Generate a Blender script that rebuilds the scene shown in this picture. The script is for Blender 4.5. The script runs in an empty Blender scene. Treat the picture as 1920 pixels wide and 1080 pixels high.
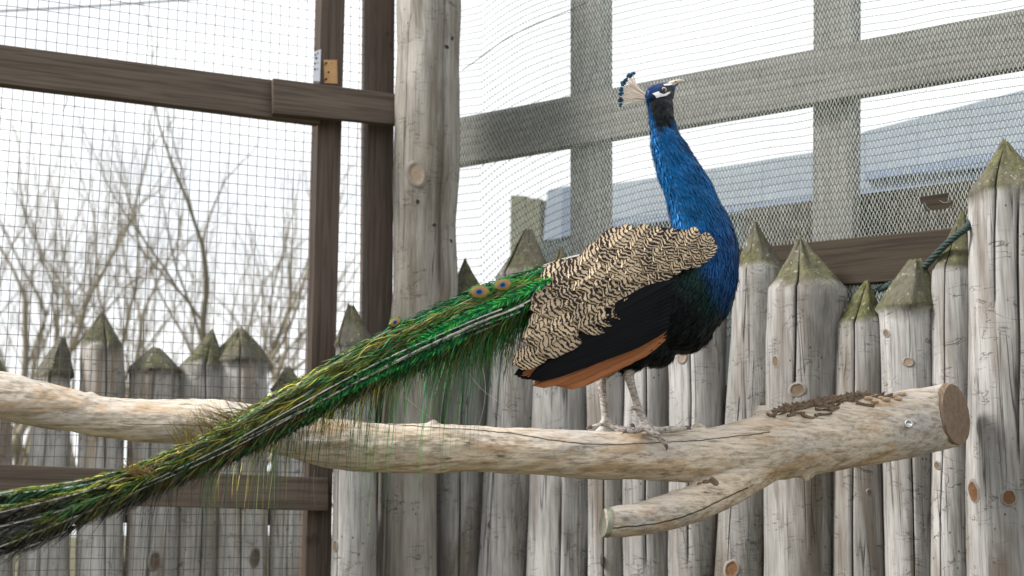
import bpy, bmesh, math, random
import numpy as np
from mathutils import Vector, Euler, noise as mnoise
from mathutils.bvhtree import BVHTree

random.seed(7); RNG = np.random.default_rng(7)
R = math.radians
scene = bpy.context.scene
COL = scene.collection

# ------------------------------------------------------------------ camera
F = 2600.0                              # focal length in units of 1/1920 of the frame width
PITCH = math.atan(460.0 / F)
CAMZ = 1.30
cam_d = bpy.data.cameras.new('camera'); cam = bpy.data.objects.new('camera', cam_d); COL.objects.link(cam)
cam.location = (0, 0, CAMZ); cam.rotation_euler = (math.pi / 2 + PITCH, 0, 0)
cam_d.sensor_width = 36.0; cam_d.lens = 36.0 * F / 1920.0
cam_d.clip_start = 0.05; cam_d.clip_end = 2000
cam_d.dof.use_dof = True; cam_d.dof.focus_distance = 3.92; cam_d.dof.aperture_fstop = 3.0
scene.camera = cam

# ------------------------------------------------------------------ sky and sun
SUN_EL, SUN_AZ = R(40), R(259)          # azimuth clockwise from +Y: the light comes from behind the camera, left
world = bpy.data.worlds.new('World'); scene.world = world; world.use_nodes = True
wn = world.node_tree.nodes; wl = world.node_tree.links; wn.clear()
wo = wn.new('ShaderNodeOutputWorld'); bg = wn.new('ShaderNodeBackground'); bg.inputs['Strength'].default_value = 0.078
sky = wn.new('ShaderNodeTexSky'); sky.sky_type = 'NISHITA'; sky.sun_disc = False
sky.sun_elevation = SUN_EL; sky.sun_rotation = SUN_AZ; sky.dust_density = 2.5; sky.air_density = 1.0
tc = wn.new('ShaderNodeTexCoord'); mp = wn.new('ShaderNodeMapping'); mp.inputs['Scale'].default_value = (3, 3, 6)
nz = wn.new('ShaderNodeTexNoise'); nz.inputs['Scale'].default_value = 1.6; nz.inputs['Detail'].default_value = 5
rp = wn.new('ShaderNodeValToRGB'); rp.color_ramp.elements[0].position = 0.30; rp.color_ramp.elements[1].position = 0.58
rp.color_ramp.elements[0].color = (.7, .7, .7, 1); rp.color_ramp.elements[1].color = (1, 1, 1, 1)
mx = wn.new('ShaderNodeMix'); mx.data_type = 'RGBA'; mx.inputs[7].default_value = (11.0, 11.2, 11.4, 1)
wl.new(tc.outputs['Generated'], mp.inputs['Vector']); wl.new(mp.outputs[0], nz.inputs['Vector'])
wl.new(nz.outputs['Fac'], rp.inputs['Fac']); wl.new(rp.outputs['Color'], mx.inputs[0])
wl.new(sky.outputs[0], mx.inputs[6]); wl.new(mx.outputs[2], bg.inputs['Color']); wl.new(bg.outputs[0], wo.inputs['Surface'])

sl = bpy.data.lights.new('sun', 'SUN'); sl.energy = 3.8; sl.angle = R(15); sl.color = (1.0, 0.955, 0.90)
sun = bpy.data.objects.new('sun', sl); COL.objects.link(sun)
sd = Vector((math.sin(SUN_AZ) * math.cos(SUN_EL), math.cos(SUN_AZ) * math.cos(SUN_EL), math.sin(SUN_EL)))
sun.rotation_euler = (-sd).to_track_quat('-Z', 'Y').to_euler(); sun.location = sd * 20

vs = scene.view_settings
vs.view_transform = 'Standard'; vs.look = 'None'; vs.gamma = 1; vs.use_curve_mapping = False; vs.exposure = 0.70
scene.render.engine = 'CYCLES'
scene.cycles.max_bounces = 6; scene.cycles.transparent_max_bounces = 8

# ------------------------------------------------------------------ measuring
sp_, cp_ = math.sin(PITCH), math.cos(PITCH)
def ray(px, py):
    cx = (px - 960) / F; cy = (540 - py) / F
    return Vector((cx, cp_ - cy * sp_, sp_ + cy * cp_))
def P(px, py, Y):
    d = ray(px, py); return Vector((0, 0, CAMZ)) + d * (Y / d.y)
def Pn(px, py, Y):
    px = np.asarray(px, float); py = np.asarray(py, float); Y = np.asarray(Y, float)
    cx = (px - 960) / F; cy = (540 - py) / F
    dy = cp_ - cy * sp_; dz = sp_ + cy * cp_; t = Y / dy
    return np.stack([cx * t, Y + 0 * t, CAMZ + dz * t], -1)
def proj(v):
    x, y, z = v[0], v[1], v[2] - CAMZ
    fz = y * cp_ + z * sp_; uy = -y * sp_ + z * cp_
    return 960 + F * x / fz, 540 - F * uy / fz
class Wall:                                # a vertical plane given by two plan points; n points towards the viewer
    def __init__(s, a, b):
        s.o = Vector((a[0], a[1], 0)); e = Vector((b[0] - a[0], b[1] - a[1], 0)); s.len = e.length; s.e = e.normalized()
        s.n = Vector((s.e.y, -s.e.x, 0))
        if s.n.dot(-s.o) < 0: s.n = -s.n
    def hit(s, px, py, off=0.0):           # off > 0: in front of the plane
        d = ray(px, py); q = s.o + s.n * off; c = Vector((0, 0, CAMZ))
        return c + d * ((q - c).dot(s.n) / d.dot(s.n))
    def at(s, u, z, off=0.0):
        return s.o + s.e * u + s.n * off + Vector((0, 0, z))
def planpt(px, Y): return ((px - 960) / F * Y, Y)
RW = Wall(planpt(868, 5.40), planpt(1920, 4.35))      # right palisade
LW = Wall(planpt(735, 5.35), planpt(0, 4.80))         # left timber frame
OW = Wall(planpt(560, 6.30), planpt(0, 5.90))         # palisade outside the left frame

# ------------------------------------------------------------------ helpers
def tag(o, label=None, cat=None, group=None, kind=None):
    if label: o['label'] = label
    if cat: o['category'] = cat
    if group: o['group'] = group
    if kind: o['kind'] = kind
    return o
def empty(name, loc, label=None, cat=None, group=None):
    o = bpy.data.objects.new(name, None); COL.objects.link(o); o.location = loc; o.empty_display_size = .1
    return tag(o, label, cat, group)
def link(name, me, mat=None, parent=None, kind=None):
    o = bpy.data.objects.new(name, me); COL.objects.link(o)
    if mat is not None:
        for m in (mat if isinstance(mat, (list, tuple)) else [mat]): me.materials.append(m)
    if parent is not None: set_parent(o, parent)
    if kind: o['kind'] = kind
    return o
def world_loc(o):
    v = Vector(o.location)
    while o.parent is not None: o = o.parent; v = v + Vector(o.location)
    return v
def set_parent(o, parent):                 # meshes are written in world space; keep them there
    o.parent = parent; o.location = Vector(o.location) - world_loc(parent)
def mesh(name, verts, faces, mat=None, parent=None, smooth=False, attrs=None, origin=None, kind=None, mats_idx=None):
    me = bpy.data.meshes.new(name)
    V = np.asarray(verts, dtype=np.float64).reshape(-1, 3)
    if origin is not None: V = V - np.array(origin)
    if isinstance(faces, np.ndarray):
        nf, k = faces.shape
        me.vertices.add(len(V)); me.vertices.foreach_set('co', V.astype(np.float32).ravel())
        me.loops.add(nf * k); me.loops.foreach_set('vertex_index', faces.astype(np.int32).ravel())
        me.polygons.add(nf); me.polygons.foreach_set('loop_start', np.arange(0, nf * k, k, dtype=np.int32))
        me.update(calc_edges=True)
    else:
        me.from_pydata([tuple(v) for v in V], [], faces)
    if smooth: me.polygons.foreach_set('use_smooth', [True] * len(me.polygons))
    for an, av in (attrs or {}).items():
        av = np.asarray(av, dtype=np.float32)
        if av.ndim == 1: a = me.attributes.new(an, 'FLOAT', 'POINT'); a.data.foreach_set('value', av)
        elif av.shape[1] == 3: a = me.attributes.new(an, 'FLOAT_VECTOR', 'POINT'); a.data.foreach_set('vector', av.ravel())
        else: a = me.attributes.new(an, 'FLOAT_COLOR', 'POINT'); a.data.foreach_set('color', av.ravel())
    o = link(name, me, mat, None, kind)
    if mats_idx is not None: me.polygons.foreach_set('material_index', np.asarray(mats_idx, dtype=np.int32))
    if origin is not None: o.location = origin
    if parent is not None: set_parent(o, parent)
    return o
def prism(name, pts_front, back, mat, parent, bevel=.004, kind=None, rot=0.0):
    """front polygon (3D points) and the vector to its back face"""
    n = len(pts_front); c = sum(pts_front, Vector()) / n
    bm = bmesh.new()
    a = [bm.verts.new(p - c) for p in pts_front]; b = [bm.verts.new(p + back - c) for p in pts_front]
    bm.faces.new(a); bm.faces.new(b[::-1])
    for i in range(n): bm.faces.new((a[i], b[i], b[(i + 1) % n], a[(i + 1) % n]))
    bmesh.ops.recalc_face_normals(bm, faces=bm.faces)
    if bevel: bmesh.ops.bevel(bm, geom=bm.edges[:], offset=bevel, segments=2, affect='EDGES', profile=.6)
    if rot:
        for v in bm.verts: v.co.rotate(Euler((0, 0, -rot)))
    me = bpy.data.meshes.new(name); bm.to_mesh(me); bm.free()
    o = link(name, me, mat, None, kind); o.location = c; o.rotation_euler = (0, 0, rot)
    if parent is not None: set_parent(o, parent)
    return o
def tube_arrays(pts, rad, k=6, closed_ends=True):
    """rings round a polyline -> verts, quads (numpy)"""
    pts = np.asarray(pts, float); n = len(pts); rad = np.broadcast_to(np.asarray(rad, float), (n,))
    t = np.gradient(pts, axis=0); t /= np.linalg.norm(t, axis=1)[:, None] + 1e-12
    ref = np.tile(np.array([0., 0., 1.]), (n, 1)); m = np.abs(t[:, 2]) > .9; ref[m] = [1., 0., 0.]
    if m.any() and not m.all(): ref[:] = [0.31, 0.87, 0.38]
    a = np.cross(t, ref); a /= np.linalg.norm(a, axis=1)[:, None]; b = np.cross(t, a)
    an = np.arange(k) * 2 * math.pi / k
    V = pts[:, None] + rad[:, None, None] * (np.cos(an)[None, :, None] * a[:, None] + np.sin(an)[None, :, None] * b[:, None])
    i = np.arange(n - 1)[:, None] * k; j = np.arange(k)[None]; j2 = (j + 1) % k
    Q = np.stack([i + j, i + j2, i + k + j2, i + k + j], -1).reshape(-1, 4)
    return V.reshape(-1, 3), Q
class Acc:                                 # collects vertex / quad arrays (and per-vertex attributes)
    def __init__(s): s.V = []; s.Q = []; s.A = {}; s.n = 0
    def add(s, V, Q, **at):
        s.V.append(V); s.Q.append(Q + s.n); s.n += len(V)
        for k, v in at.items():
            v = np.asarray(v, float)
            if v.ndim == 0 or (v.ndim == 1 and len(v) != len(V)): v = np.broadcast_to(v, (len(V),) + v.shape)
            s.A.setdefault(k, []).append(v)
    def build(s, name, mat, parent=None, smooth=True, origin=None, kind=None):
        return mesh(name, np.concatenate(s.V), np.concatenate(s.Q), mat, parent, smooth, {k: np.concatenate(v) for k, v in s.A.items()}, origin, kind)
def remesh_join(parts, voxel, smooth_it=6, name='tmp'):
    """voxel union of several closed shells -> one continuous mesh datablock"""
    V = []; Fc = []; n = 0
    for v, f in parts:
        V.extend([tuple(x) for x in v]); Fc.extend([tuple(int(i) + n for i in q) for q in f]); n += len(v)
    me = bpy.data.meshes.new(name); me.from_pydata(V, [], Fc)
    o = bpy.data.objects.new(name, me); COL.objects.link(o)
    m = o.modifiers.new('r', 'REMESH'); m.mode = 'VOXEL'; m.voxel_size = voxel
    s = o.modifiers.new('s', 'SMOOTH'); s.factor = .5; s.iterations = smooth_it
    dg = bpy.context.evaluated_depsgraph_get(); out = bpy.data.meshes.new_from_object(o.evaluated_get(dg))
    bpy.data.objects.remove(o); bpy.data.meshes.remove(me)
    return out
def loft_arrays(rings):
    """list of equal-length rings -> closed shell"""
    k = len(rings[0]); V = np.concatenate(rings); n = len(rings); Fc = []
    for i in range(n - 1):
        for j in range(k): Fc.append((i * k + j, i * k + (j + 1) % k, (i + 1) * k + (j + 1) % k, (i + 1) * k + j))
    Fc.append(tuple(range(k))[::-1]); Fc.append(tuple((n - 1) * k + j for j in range(k)))
    return V, Fc
def catmull(pts, m):
    """smooth resample of control rows (any dimension) to m rows"""
    p = np.asarray(pts, float); n = len(p); t = np.linspace(0, n - 1 - 1e-9, m); i = t.astype(int); u = (t - i)[:, None]
    g = lambda k: p[np.clip(i + k, 0, n - 1)]
    p0, p1, p2, p3 = g(-1), g(0), g(1), g(2)
    return .5 * (2 * p1 + (p2 - p0) * u + (2 * p0 - 5 * p1 + 4 * p2 - p3) * u ** 2 + (3 * p1 - p0 - 3 * p2 + p3) * u ** 3)

# ------------------------------------------------------------------ materials
class NT:
    def __init__(s, name, rough=.8, spec=.3, metal=0.0):
        s.m = bpy.data.materials.new(name); s.m.use_nodes = True; s.t = s.m.node_tree; s.b = s.t.nodes['Principled BSDF']
        s.out = s.t.nodes['Material Output']
        s.b.inputs['Roughness'].default_value = rough; s.b.inputs['Specular IOR Level'].default_value = spec; s.b.inputs['Metallic'].default_value = metal
    def n(s, t, **kw):
        x = s.t.nodes.new(t)
        for k, v in kw.items(): setattr(x, k, v)
        return x
    def l(s, a, b): s.t.links.new(a, b)
    def val(s, sock, v):
        if hasattr(v, 'is_linked') or hasattr(v, 'links'): s.l(v, sock)
        else: sock.default_value = v
    def coords(s, scale=(1, 1, 1), rnd=True, src='Object'):
        c = s.n('ShaderNodeTexCoord'); m = s.n('ShaderNodeMapping'); m.inputs['Scale'].default_value = scale
        if rnd:
            oi = s.n('ShaderNodeObjectInfo'); mu = s.n('ShaderNodeVectorMath', operation='SCALE'); mu.inputs[0].default_value = (37, 53, 71)
            s.l(oi.outputs['Random'], mu.inputs['Scale']); ad = s.n('ShaderNodeVectorMath', operation='ADD')
            s.l(c.outputs[src], ad.inputs[0]); s.l(mu.outputs[0], ad.inputs[1]); s.l(ad.outputs[0], m.inputs['Vector'])
        else: s.l(c.outputs[src], m.inputs['Vector'])
        return m.outputs[0]
    def noise(s, vec, scale=1, detail=4, rough=.55, dist=0.0):
        x = s.n('ShaderNodeTexNoise'); x.inputs['Scale'].default_value = scale; x.inputs['Detail'].default_value = detail
        x.inputs['Roughness'].default_value = rough; x.inputs['Distortion'].default_value = dist; s.l(vec, x.inputs['Vector']); return x.outputs['Fac']
    def ramp(s, fac, stops, interp='LINEAR'):
        x = s.n('ShaderNodeValToRGB'); e = x.color_ramp; e.interpolation = interp
        while len(e.elements) < len(stops): e.elements.new(.5)
        for el, (p, c) in zip(e.elements, stops):
            el.position = p; el.color = (c, c, c, 1) if not isinstance(c, (tuple, list)) else tuple(c) + (1,)
        s.l(fac, x.inputs['Fac']); return x.outputs['Color']
    def mix(s, f, a, b, mode='MIX'):
        x = s.n('ShaderNodeMix', data_type='RGBA', blend_type=mode)
        for sock, v in ((x.inputs[0], f), (x.inputs[6], a), (x.inputs[7], b)):
            if isinstance(v, (tuple, list)): sock.default_value = tuple(v) + ((1,) if len(v) == 3 else ())
            else: s.val(sock, v)
        return x.outputs[2]
    def math(s, op, a, b=0.0, c=0.0, clamp=False):
        x = s.n('ShaderNodeMath', operation=op, use_clamp=clamp); s.val(x.inputs[0], a); s.val(x.inputs[1], b); s.val(x.inputs[2], c); return x.outputs[0]
    def attr(s, name, out='Fac'):
        x = s.n('ShaderNodeAttribute', attribute_name=name); return x.outputs[out]
    def rand(s): return s.n('ShaderNodeObjectInfo').outputs['Random']
    def bump(s, h, strength=.5, dist=.01, prev=None):
        x = s.n('ShaderNodeBump'); x.inputs['Strength'].default_value = strength; x.inputs['Distance'].default_value = dist
        s.l(h, x.inputs['Height'])
        if prev is not None: s.l(prev, x.inputs['Normal'])
        s.l(x.outputs[0], s.b.inputs['Normal']); return x.outputs[0]
    def base(s, c): 
        if isinstance(c, (tuple, list)): s.b.inputs['Base Color'].default_value = tuple(c) + (1,)
        else: s.l(c, s.b.inputs['Base Color'])
def plain(name, col, rough=.6, metal=0, spec=.3, vary=.25, scale=30):
    t = NT(name, rough, spec, metal); n = t.noise(t.coords((1, 1, 1)), scale, 3)
    t.base(t.mix(n, tuple(c * (1 - vary) for c in col), tuple(min(1, c * (1 + vary)) for c in col))); return t.m

def log_wood(name, light, mid, brown, moss=True, axis='z', dark_amt=.8):
    """weathered debarked log: silver grain, checks, beetle marks, brown stains, moss where the attribute 'cap' is set"""
    t = NT(name, .88, .18)
    sc = lambda a, b: (a, a, b) if axis == 'z' else (b, a, a)
    big = t.noise(t.coords(sc(5, 1.6)), 1, 4, .6)
    grain = t.noise(t.coords(sc(85, 3.2)), 1, 5, .62, .4)
    fine = t.noise(t.coords(sc(240, 9)), 1, 3, .6)
    stain = t.noise(t.coords(sc(9, 1.1)), 1, 5, .6, .6)
    c = t.mix(t.ramp(big, [(.30, 0), (.66, 1)]), mid, light)
    c = t.mix(t.math('MULTIPLY', t.ramp(stain, [(.50, 0), (.66, 1)]), .85), c, brown)
    c = t.mix(t.ramp(grain, [(.30, .62), (.52, 0)]), c, (.085, .076, .066))
    c = t.mix(t.math('MULTIPLY', t.ramp(fine, [(.36, .5), (.6, 0)]), .55), c, (.10, .09, .08))
    # drying checks: thin dark lines along the grain
    chk = t.noise(t.coords(sc(17, .55)), 1, 2, .5, .3)
    line = t.ramp(t.math('ABSOLUTE', t.math('SUBTRACT', chk, .5)), [(.0, 1), (.013, 0)])
    brk = t.ramp(t.noise(t.coords(sc(6, 3)), 1, 2), [(.46, 0), (.56, 1)])
    line = t.math('MULTIPLY', line, brk)
    c = t.mix(t.math('MULTIPLY', line, dark_amt), c, (.025, .021, .018))
    # nicks across the grain and scratch marks of bark beetles
    nk = t.noise(t.coords(sc(7, 26)), 1, 3, .5, 1.2)
    nick = t.math('MULTIPLY', t.ramp(t.math('ABSOLUTE', t.math('SUBTRACT', nk, .5)), [(.0, 1), (.016, 0)]),
                  t.ramp(t.noise(t.coords(sc(10, 10)), 1, 2), [(.50, 0), (.58, 1)]))
    c = t.mix(t.math('MULTIPLY', nick, .7), c, (.05, .043, .036))
    vo = t.n('ShaderNodeTexVoronoi'); vo.inputs['Scale'].default_value = 1; t.l(t.coords(sc(55, 32)), vo.inputs['Vector'])
    dots = t.math('MULTIPLY', t.ramp(vo.outputs['Distance'], [(.10, 1), (.17, 0)]), t.ramp(t.noise(t.coords(sc(6, 8)), 1, 2), [(.57, 0), (.63, 1)]))
    c = t.mix(dots, c, (.03, .025, .02))
    rnd = t.rand(); tint = t.mix(rnd, (.78, .765, .74), (1.12, 1.11, 1.10)); c = t.mix(1.0, c, tint, 'MULTIPLY')
    h = t.math('SUBTRACT', t.math('MULTIPLY', grain, .7), t.math('ADD', t.math('MULTIPLY', line, .9), t.math('MULTIPLY', nick, .6)))
    if moss:
        cap = t.attr('cap'); mn = t.noise(t.coords((30, 30, 22)), 1, 5, .7); mb = t.noise(t.coords((7, 7, 5)), 1, 3)
        g = t.mix(t.ramp(mn, [(.35, 0), (.7, 1)]), (.042, .042, .020), (.145, .145, .06))
        g = t.mix(t.ramp(mb, [(.45, 0), (.62, 1)]), g, (.105, .098, .078))
        lich = t.ramp(t.noise(t.coords((70, 70, 60)), 1, 3, .6), [(.62, 0), (.68, 1)])
        g = t.mix(t.math('MULTIPLY', lich, .7), g, (.36, .37, .30))
        g = t.mix(t.math('MULTIPLY', t.ramp(grain, [(.36, .7), (.55, 0)]), .8), g, (.03, .028, .02))
        g = t.mix(t.math('MULTIPLY', t.math('FRACT', t.math('MULTIPLY', t.rand(), 7.31)), .35), g, (.13, .118, .095))
        f = t.ramp(t.math('ADD', cap, t.math('MULTIPLY', t.math('SUBTRACT', mb, .5), .9)), [(.34, 0), (.60, 1)])
        c = t.mix(f, c, g); h = t.math('ADD', h, t.math('MULTIPLY', t.math('MULTIPLY', mn, f), 1.6))
    t.base(c); t.bump(h, .55, .006); return t.m
M = {}
M['stake'] = log_wood('weathered_stake_wood', (.475, .475, .475), (.20, .197, .192), (.15, .125, .10))
M['outer_stake'] = log_wood('outer_stake_wood', (.66, .66, .66), (.36, .355, .335), (.27, .20, .13))
M['post_log'] = log_wood('corner_log_wood', (.42, .405, .38), (.205, .192, .165), (.115, .095, .066), moss=False)
def sawn(name, a, b, axis='z', seed=0):
    t = NT(name, .8, .2); sc = (lambda p, q: (p, p, q)) if axis == 'z' else (lambda p, q: (q, p, p))
    big = t.noise(t.coords(sc(8, 1.5)), 1, 4); gr = t.noise(t.coords(sc(75, 2.4)), 1, 5, .6, .8)
    c = t.mix(big, a, b); c = t.mix(t.ramp(gr, [(.36, .65), (.58, 0)]), c, tuple(x * .42 for x in a))
    kn = t.noise(t.coords(sc(9, 6)), 1, 2); c = t.mix(t.ramp(kn, [(.70, 0), (.76, .8)]), c, tuple(x * .4 for x in a))
    t.base(c); t.bump(gr, .35, .004); return t.m
M['brown_post'] = sawn('brown_stained_post', (.088, .066, .053), (.135, .105, .085), 'z')
M['brown_rail'] = sawn('brown_stained_rail', (.10, .077, .060), (.175, .142, .115), 'x')
M['dark_rail'] = sawn('dark_mossy_rail', (.040, .029, .022), (.068, .054, .036), 'x')
M['grey_post'] = sawn('grey_sawn_post', (.135, .13, .125), (.225, .217, .207), 'z')
M['grey_rail'] = sawn('grey_sawn_rail', (.135, .13, .125), (.225, .217, .207), 'x')
M['knot'] = plain('knot_wood', (.13, .095, .065), .85, vary=.5, scale=60)
M['knot_rim'] = plain('knot_rim_wood', (.20, .185, .168), .9, vary=.35, scale=90)
M['knot_pale'] = plain('fresh_knot_wood', (.24, .185, .14), .8, vary=.45, scale=140)
M['knot_orange'] = plain('resin_knot', (.13, .062, .026), .7, vary=.75, scale=140)
M['bark'] = plain('dark_bark', (.165, .12, .082), .95, vary=.6, scale=50)
M['steel'] = plain('galvanised_steel', (.55, .56, .57), .42, .85, .5, .15, 80)
M['wire'] = plain('galvanised_wire', (.085, .087, .09), .5, .1, .4, .2, 40)
M['plate_white'] = plain('zinc_plate', (.62, .65, .70), .45, .4, .5, .12, 60)
M['plate_rust'] = plain('tarnished_plate', (.34, .20, .09), .38, .7, .5, .5, 14)
M['hole'] = plain('bolt_hole', (.03, .028, .03), .9)
M['rope'] = plain('teal_rope', (.035, .058, .053), .9, vary=.4, scale=120)
M['pebble'] = plain('seed_husk', (.42, .30, .20), .85, vary=.4, scale=60)

# ------------------------------------------------------------------ ground
def ground_mat():
    t = NT('trodden_earth', .95, .1); v = t.coords((1, 1, 1), False)
    a = t.noise(v, .7, 5); b = t.noise(v, 14, 5, .65)
    c = t.mix(t.ramp(a, [(.40, 0), (.6, 1)]), (.16, .125, .09), (.075, .095, .04)); c = t.mix(t.ramp(b, [(.35, .5), (.6, 0)]), c, (.05, .042, .03))
    t.base(c); t.bump(b, .8, .03); return t.m
gv = []; gf = []; N = 60
for j in range(N + 1):
    for i in range(N + 1):
        u = (i / N * 2 - 1); w = (j / N * 2 - 1); x = math.copysign(abs(u) ** 2.5, u) * 600; y = math.copysign(abs(w) ** 2.5, w) * 600
        d = math.hypot(x, y); gv.append((x, y, .03 * mnoise.noise((x * .8, y * .8, 0)) + (max(0, d - 8) ** .5) * .05 * mnoise.noise((x * .03, y * .03, 3))))
for j in range(N):
    for i in range(N): a = j * (N + 1) + i; gf.append((a, a + 1, a + N + 2, a + N + 1))
tag(mesh('ground', gv, gf, ground_mat(), smooth=True), kind='structure')

# ------------------------------------------------------------------ log stakes
def stake_mesh(name, wall, bot, sh, tip, mat, parent, off=0.0, cracks=(), seed=0, ybot=1080, facets=5, lump=.03, kscale=1.03, brown=0, cut_z=0.0):
    """bot (l, r) at row ybot, sh (l, r, row) the shoulder, tip (x, row): a tapering log with a hewn point"""
    rs = random.Random(seed)
    pb = wall.hit((bot[0] + bot[1]) / 2, ybot, off); ps = wall.hit((sh[0] + sh[1]) / 2, sh[2], off); pt = wall.hit(tip[0], tip[1], off)
    rb = (bot[1] - bot[0]) / 2 * pb.y / F * kscale; rs_ = (sh[1] - sh[0]) / 2 * ps.y / F * kscale
    ax = (ps - pb); k = (pb.z - cut_z) / ax.z; pg = pb - ax * k
    rg = rb + (rb - rs_) * min(k, .6)
    # angular columns, with three close columns at every crack
    angs = list(np.linspace(0, 2 * math.pi, 40, endpoint=False)); cr = []
    for (a, z0, z1, dep) in cracks: cr.append((math.radians(a), z0, z1, dep))
    cols = [(a, None) for a in angs if all(abs((a - c[0] + math.pi) % (2 * math.pi) - math.pi) > .085 for c in cr)]
    for ci, c in enumerate(cr): hw_ = rs.uniform(.014, .03); cols += [(c[0] - hw_ - .010, None), (c[0] - hw_, ci), (c[0] + hw_, ci), (c[0] + hw_ + .010, None)]
    cols.sort(); K = len(cols)
    V = []; cap = []; Fc = []
    nz_ = 46; sx = seed * 3.7
    e1 = wall.e; e2 = -wall.n
    hs = (ps - pg).length
    def pt_on(z, c, rad, a, ci, zc):
        wv = .05 * mnoise.noise((sx, 1.3, z * 2.2)) * 1.6
        aa = a + wv; r = rad * (1 + lump * mnoise.noise((math.cos(aa) * 1.1 + sx, math.sin(aa) * 1.1, z * 3.0)) * 2 + .010 * mnoise.noise((math.cos(aa) * 5 + sx, math.sin(aa) * 5, z * 9)) * 2)
        if ci is not None:
            _, z0, z1, dep = cr[ci]; z1 += .05 * ci; f = (.35 + .65 * max(0, min(1, .6 + 1.6 * mnoise.noise((sx + ci * 5, 2, z * 2.6))))) * max(0, min(1, (z - z0) / .08)) * max(0, min(1, (z1 - z) / .08)); r -= (dep + .022) * f
        # angle measured from the side facing the viewer: 0 = viewer, + = right
        return c + e1 * (math.sin(aa) * r) - e2 * (math.cos(aa) * r)
    e1r = e1 if e1.x > 0 else -e1; e1 = e1r
    # ring heights: denser in the part in view
    ts = np.concatenate([np.linspace(0, .25, 4, endpoint=False), np.linspace(.25, 1, nz_)])
    for t in ts:
        c = pg.lerp(ps, t); z = c.z
        bend = e1 * (.012 * mnoise.noise((sx, 9, z * 1.7)))
        rad = rg + (rs_ - rg) * t
        for (a, ci) in cols: V.append(pt_on(z, c + bend, rad, a, ci, z)); cap.append(max(0, (t - 1) * 8 + .42) if t > .9 else 0)
    c_top = ps + e1 * (.012 * mnoise.noise((sx, 9, ps.z * 1.7)))
    nc = 12; foff = rs.random() * 6; ex_ = rs.uniform(.85, 1.35); blunt_ = rs.choice([.003, .005, .012, .018]); fs_ = rs.uniform(.6, 1.0); cm_ = rs.uniform(.75, 1.15); jag = rs.uniform(.01, .04)
    for i in range(1, nc + 1):
        u = i / nc; c = c_top.lerp(pt, u); rad = rs_ * (1 - u ** ex_) + blunt_
        for (a, ci) in cols:
            fa = (a + foff) % (2 * math.pi / facets) - math.pi / facets
            fr = math.cos(math.pi / facets) / math.cos(fa); mixf = min(1, u * 1.8 + .15) * fs_
            # hewn facets and rough torn fibres
            r = rad * ((1 - mixf) + mixf * fr * 1.12) * (1 + .05 * mnoise.noise((a * 3 + sx, u * 3, 5)) * (1 - u) * 2)
            zj = jag * u * mnoise.noise((math.cos(a) * 2 + sx, math.sin(a) * 2, 1))
            if ci is not None and cr[ci][2] > ps.z: r -= (cr[ci][3] + .02) * (1 - u) * .9
            V.append(c + e1 * (math.sin(a) * r) - e2 * (math.cos(a) * r) + Vector((0, 0, zj))); cap.append((.45 + .55 * min(1, u * 3)) * cm_ + .12 * mnoise.noise((math.cos(a) * 1.5 + sx, math.sin(a) * 1.5, u * 2)))
    nr = len(ts) + nc
    for i in range(nr - 1):
        for j in range(K): Fc.append((i * K + j, i * K + (j + 1) % K, (i + 1) * K + (j + 1) % K, (i + 1) * K + j))
    Fc.append(tuple((nr - 1) * K + j for j in range(K)))
    o = mesh(name, V, Fc, mat, parent, True, {'cap': np.array(cap)}, origin=pg)
    flat = [False if (len(f) == 4 and any(cols[i % K][1] is not None for i in f)) else True for f in Fc]; o.data.polygons.foreach_set('use_smooth', flat)
    return o, pb, ps, rb, rs_
def surf_off(o, wall, px, py):            # how far in front of the wall plane the log's surface lies at this place
    loc = world_loc(o); bv = BVHTree.FromPolygons([v.co + loc for v in o.data.vertices], [tuple(f.vertices) for f in o.data.polygons]); h = bv.ray_cast(Vector((0, 0, CAMZ)), ray(px, py).normalized())
    return h[0], h[1]
def knot(parent, wall, px, py, rpx, off, mat, tall=1.15, ring=True, surf=None):
    so = surf_off(surf or parent, wall, px, py) if (surf or parent).type == 'MESH' else None
    c = wall.hit(px, py, off); kn = wall.n
    if so is not None and so[0] is not None: c, kn = so[0], Vector((so[1].x, so[1].y, 0)).normalized(); r = rpx * c.y / F; rs = random.Random(int(px * 7 + py))
    V = []; Fc = []; K = 22; prof = [(1.6, -.34), (1.3, -.02), (1.06, .12), (.92, -.02), (.5, .06), (.0, .0)]
    e1 = Vector((-kn.y, kn.x, 0)); ph = rs.random() * 6
    for (a, h) in prof:
        for j in range(K):
            an = j * 2 * math.pi / K; w = 1 + .14 * math.sin(2 * an + ph) + .03 * math.sin(5 * an + ph * 2)
            V.append(c + e1 * (math.cos(an) * a * r * w) + Vector((0, 0, math.sin(an) * a * r * w * tall)) + kn * (h * r + .0015))
    for i in range(len(prof) - 1):
        for j in range(K): Fc.append((i * K + j, i * K + (j + 1) % K, (i + 1) * K + (j + 1) % K, (i + 1) * K + j))
    mi = [0 if i < 2 else 1 for i in range(len(prof) - 1) for j in range(K)]
    return mesh('knot', V, Fc, [M['knot_rim'] if ring else mat, mat], parent, True, origin=c, mats_idx=mi)

pal = empty('palisade_fence', RW.at(.9, 0), 'weathered grey palisade of pointed logs with mossy tips behind the peacock', 'fence')
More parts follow.
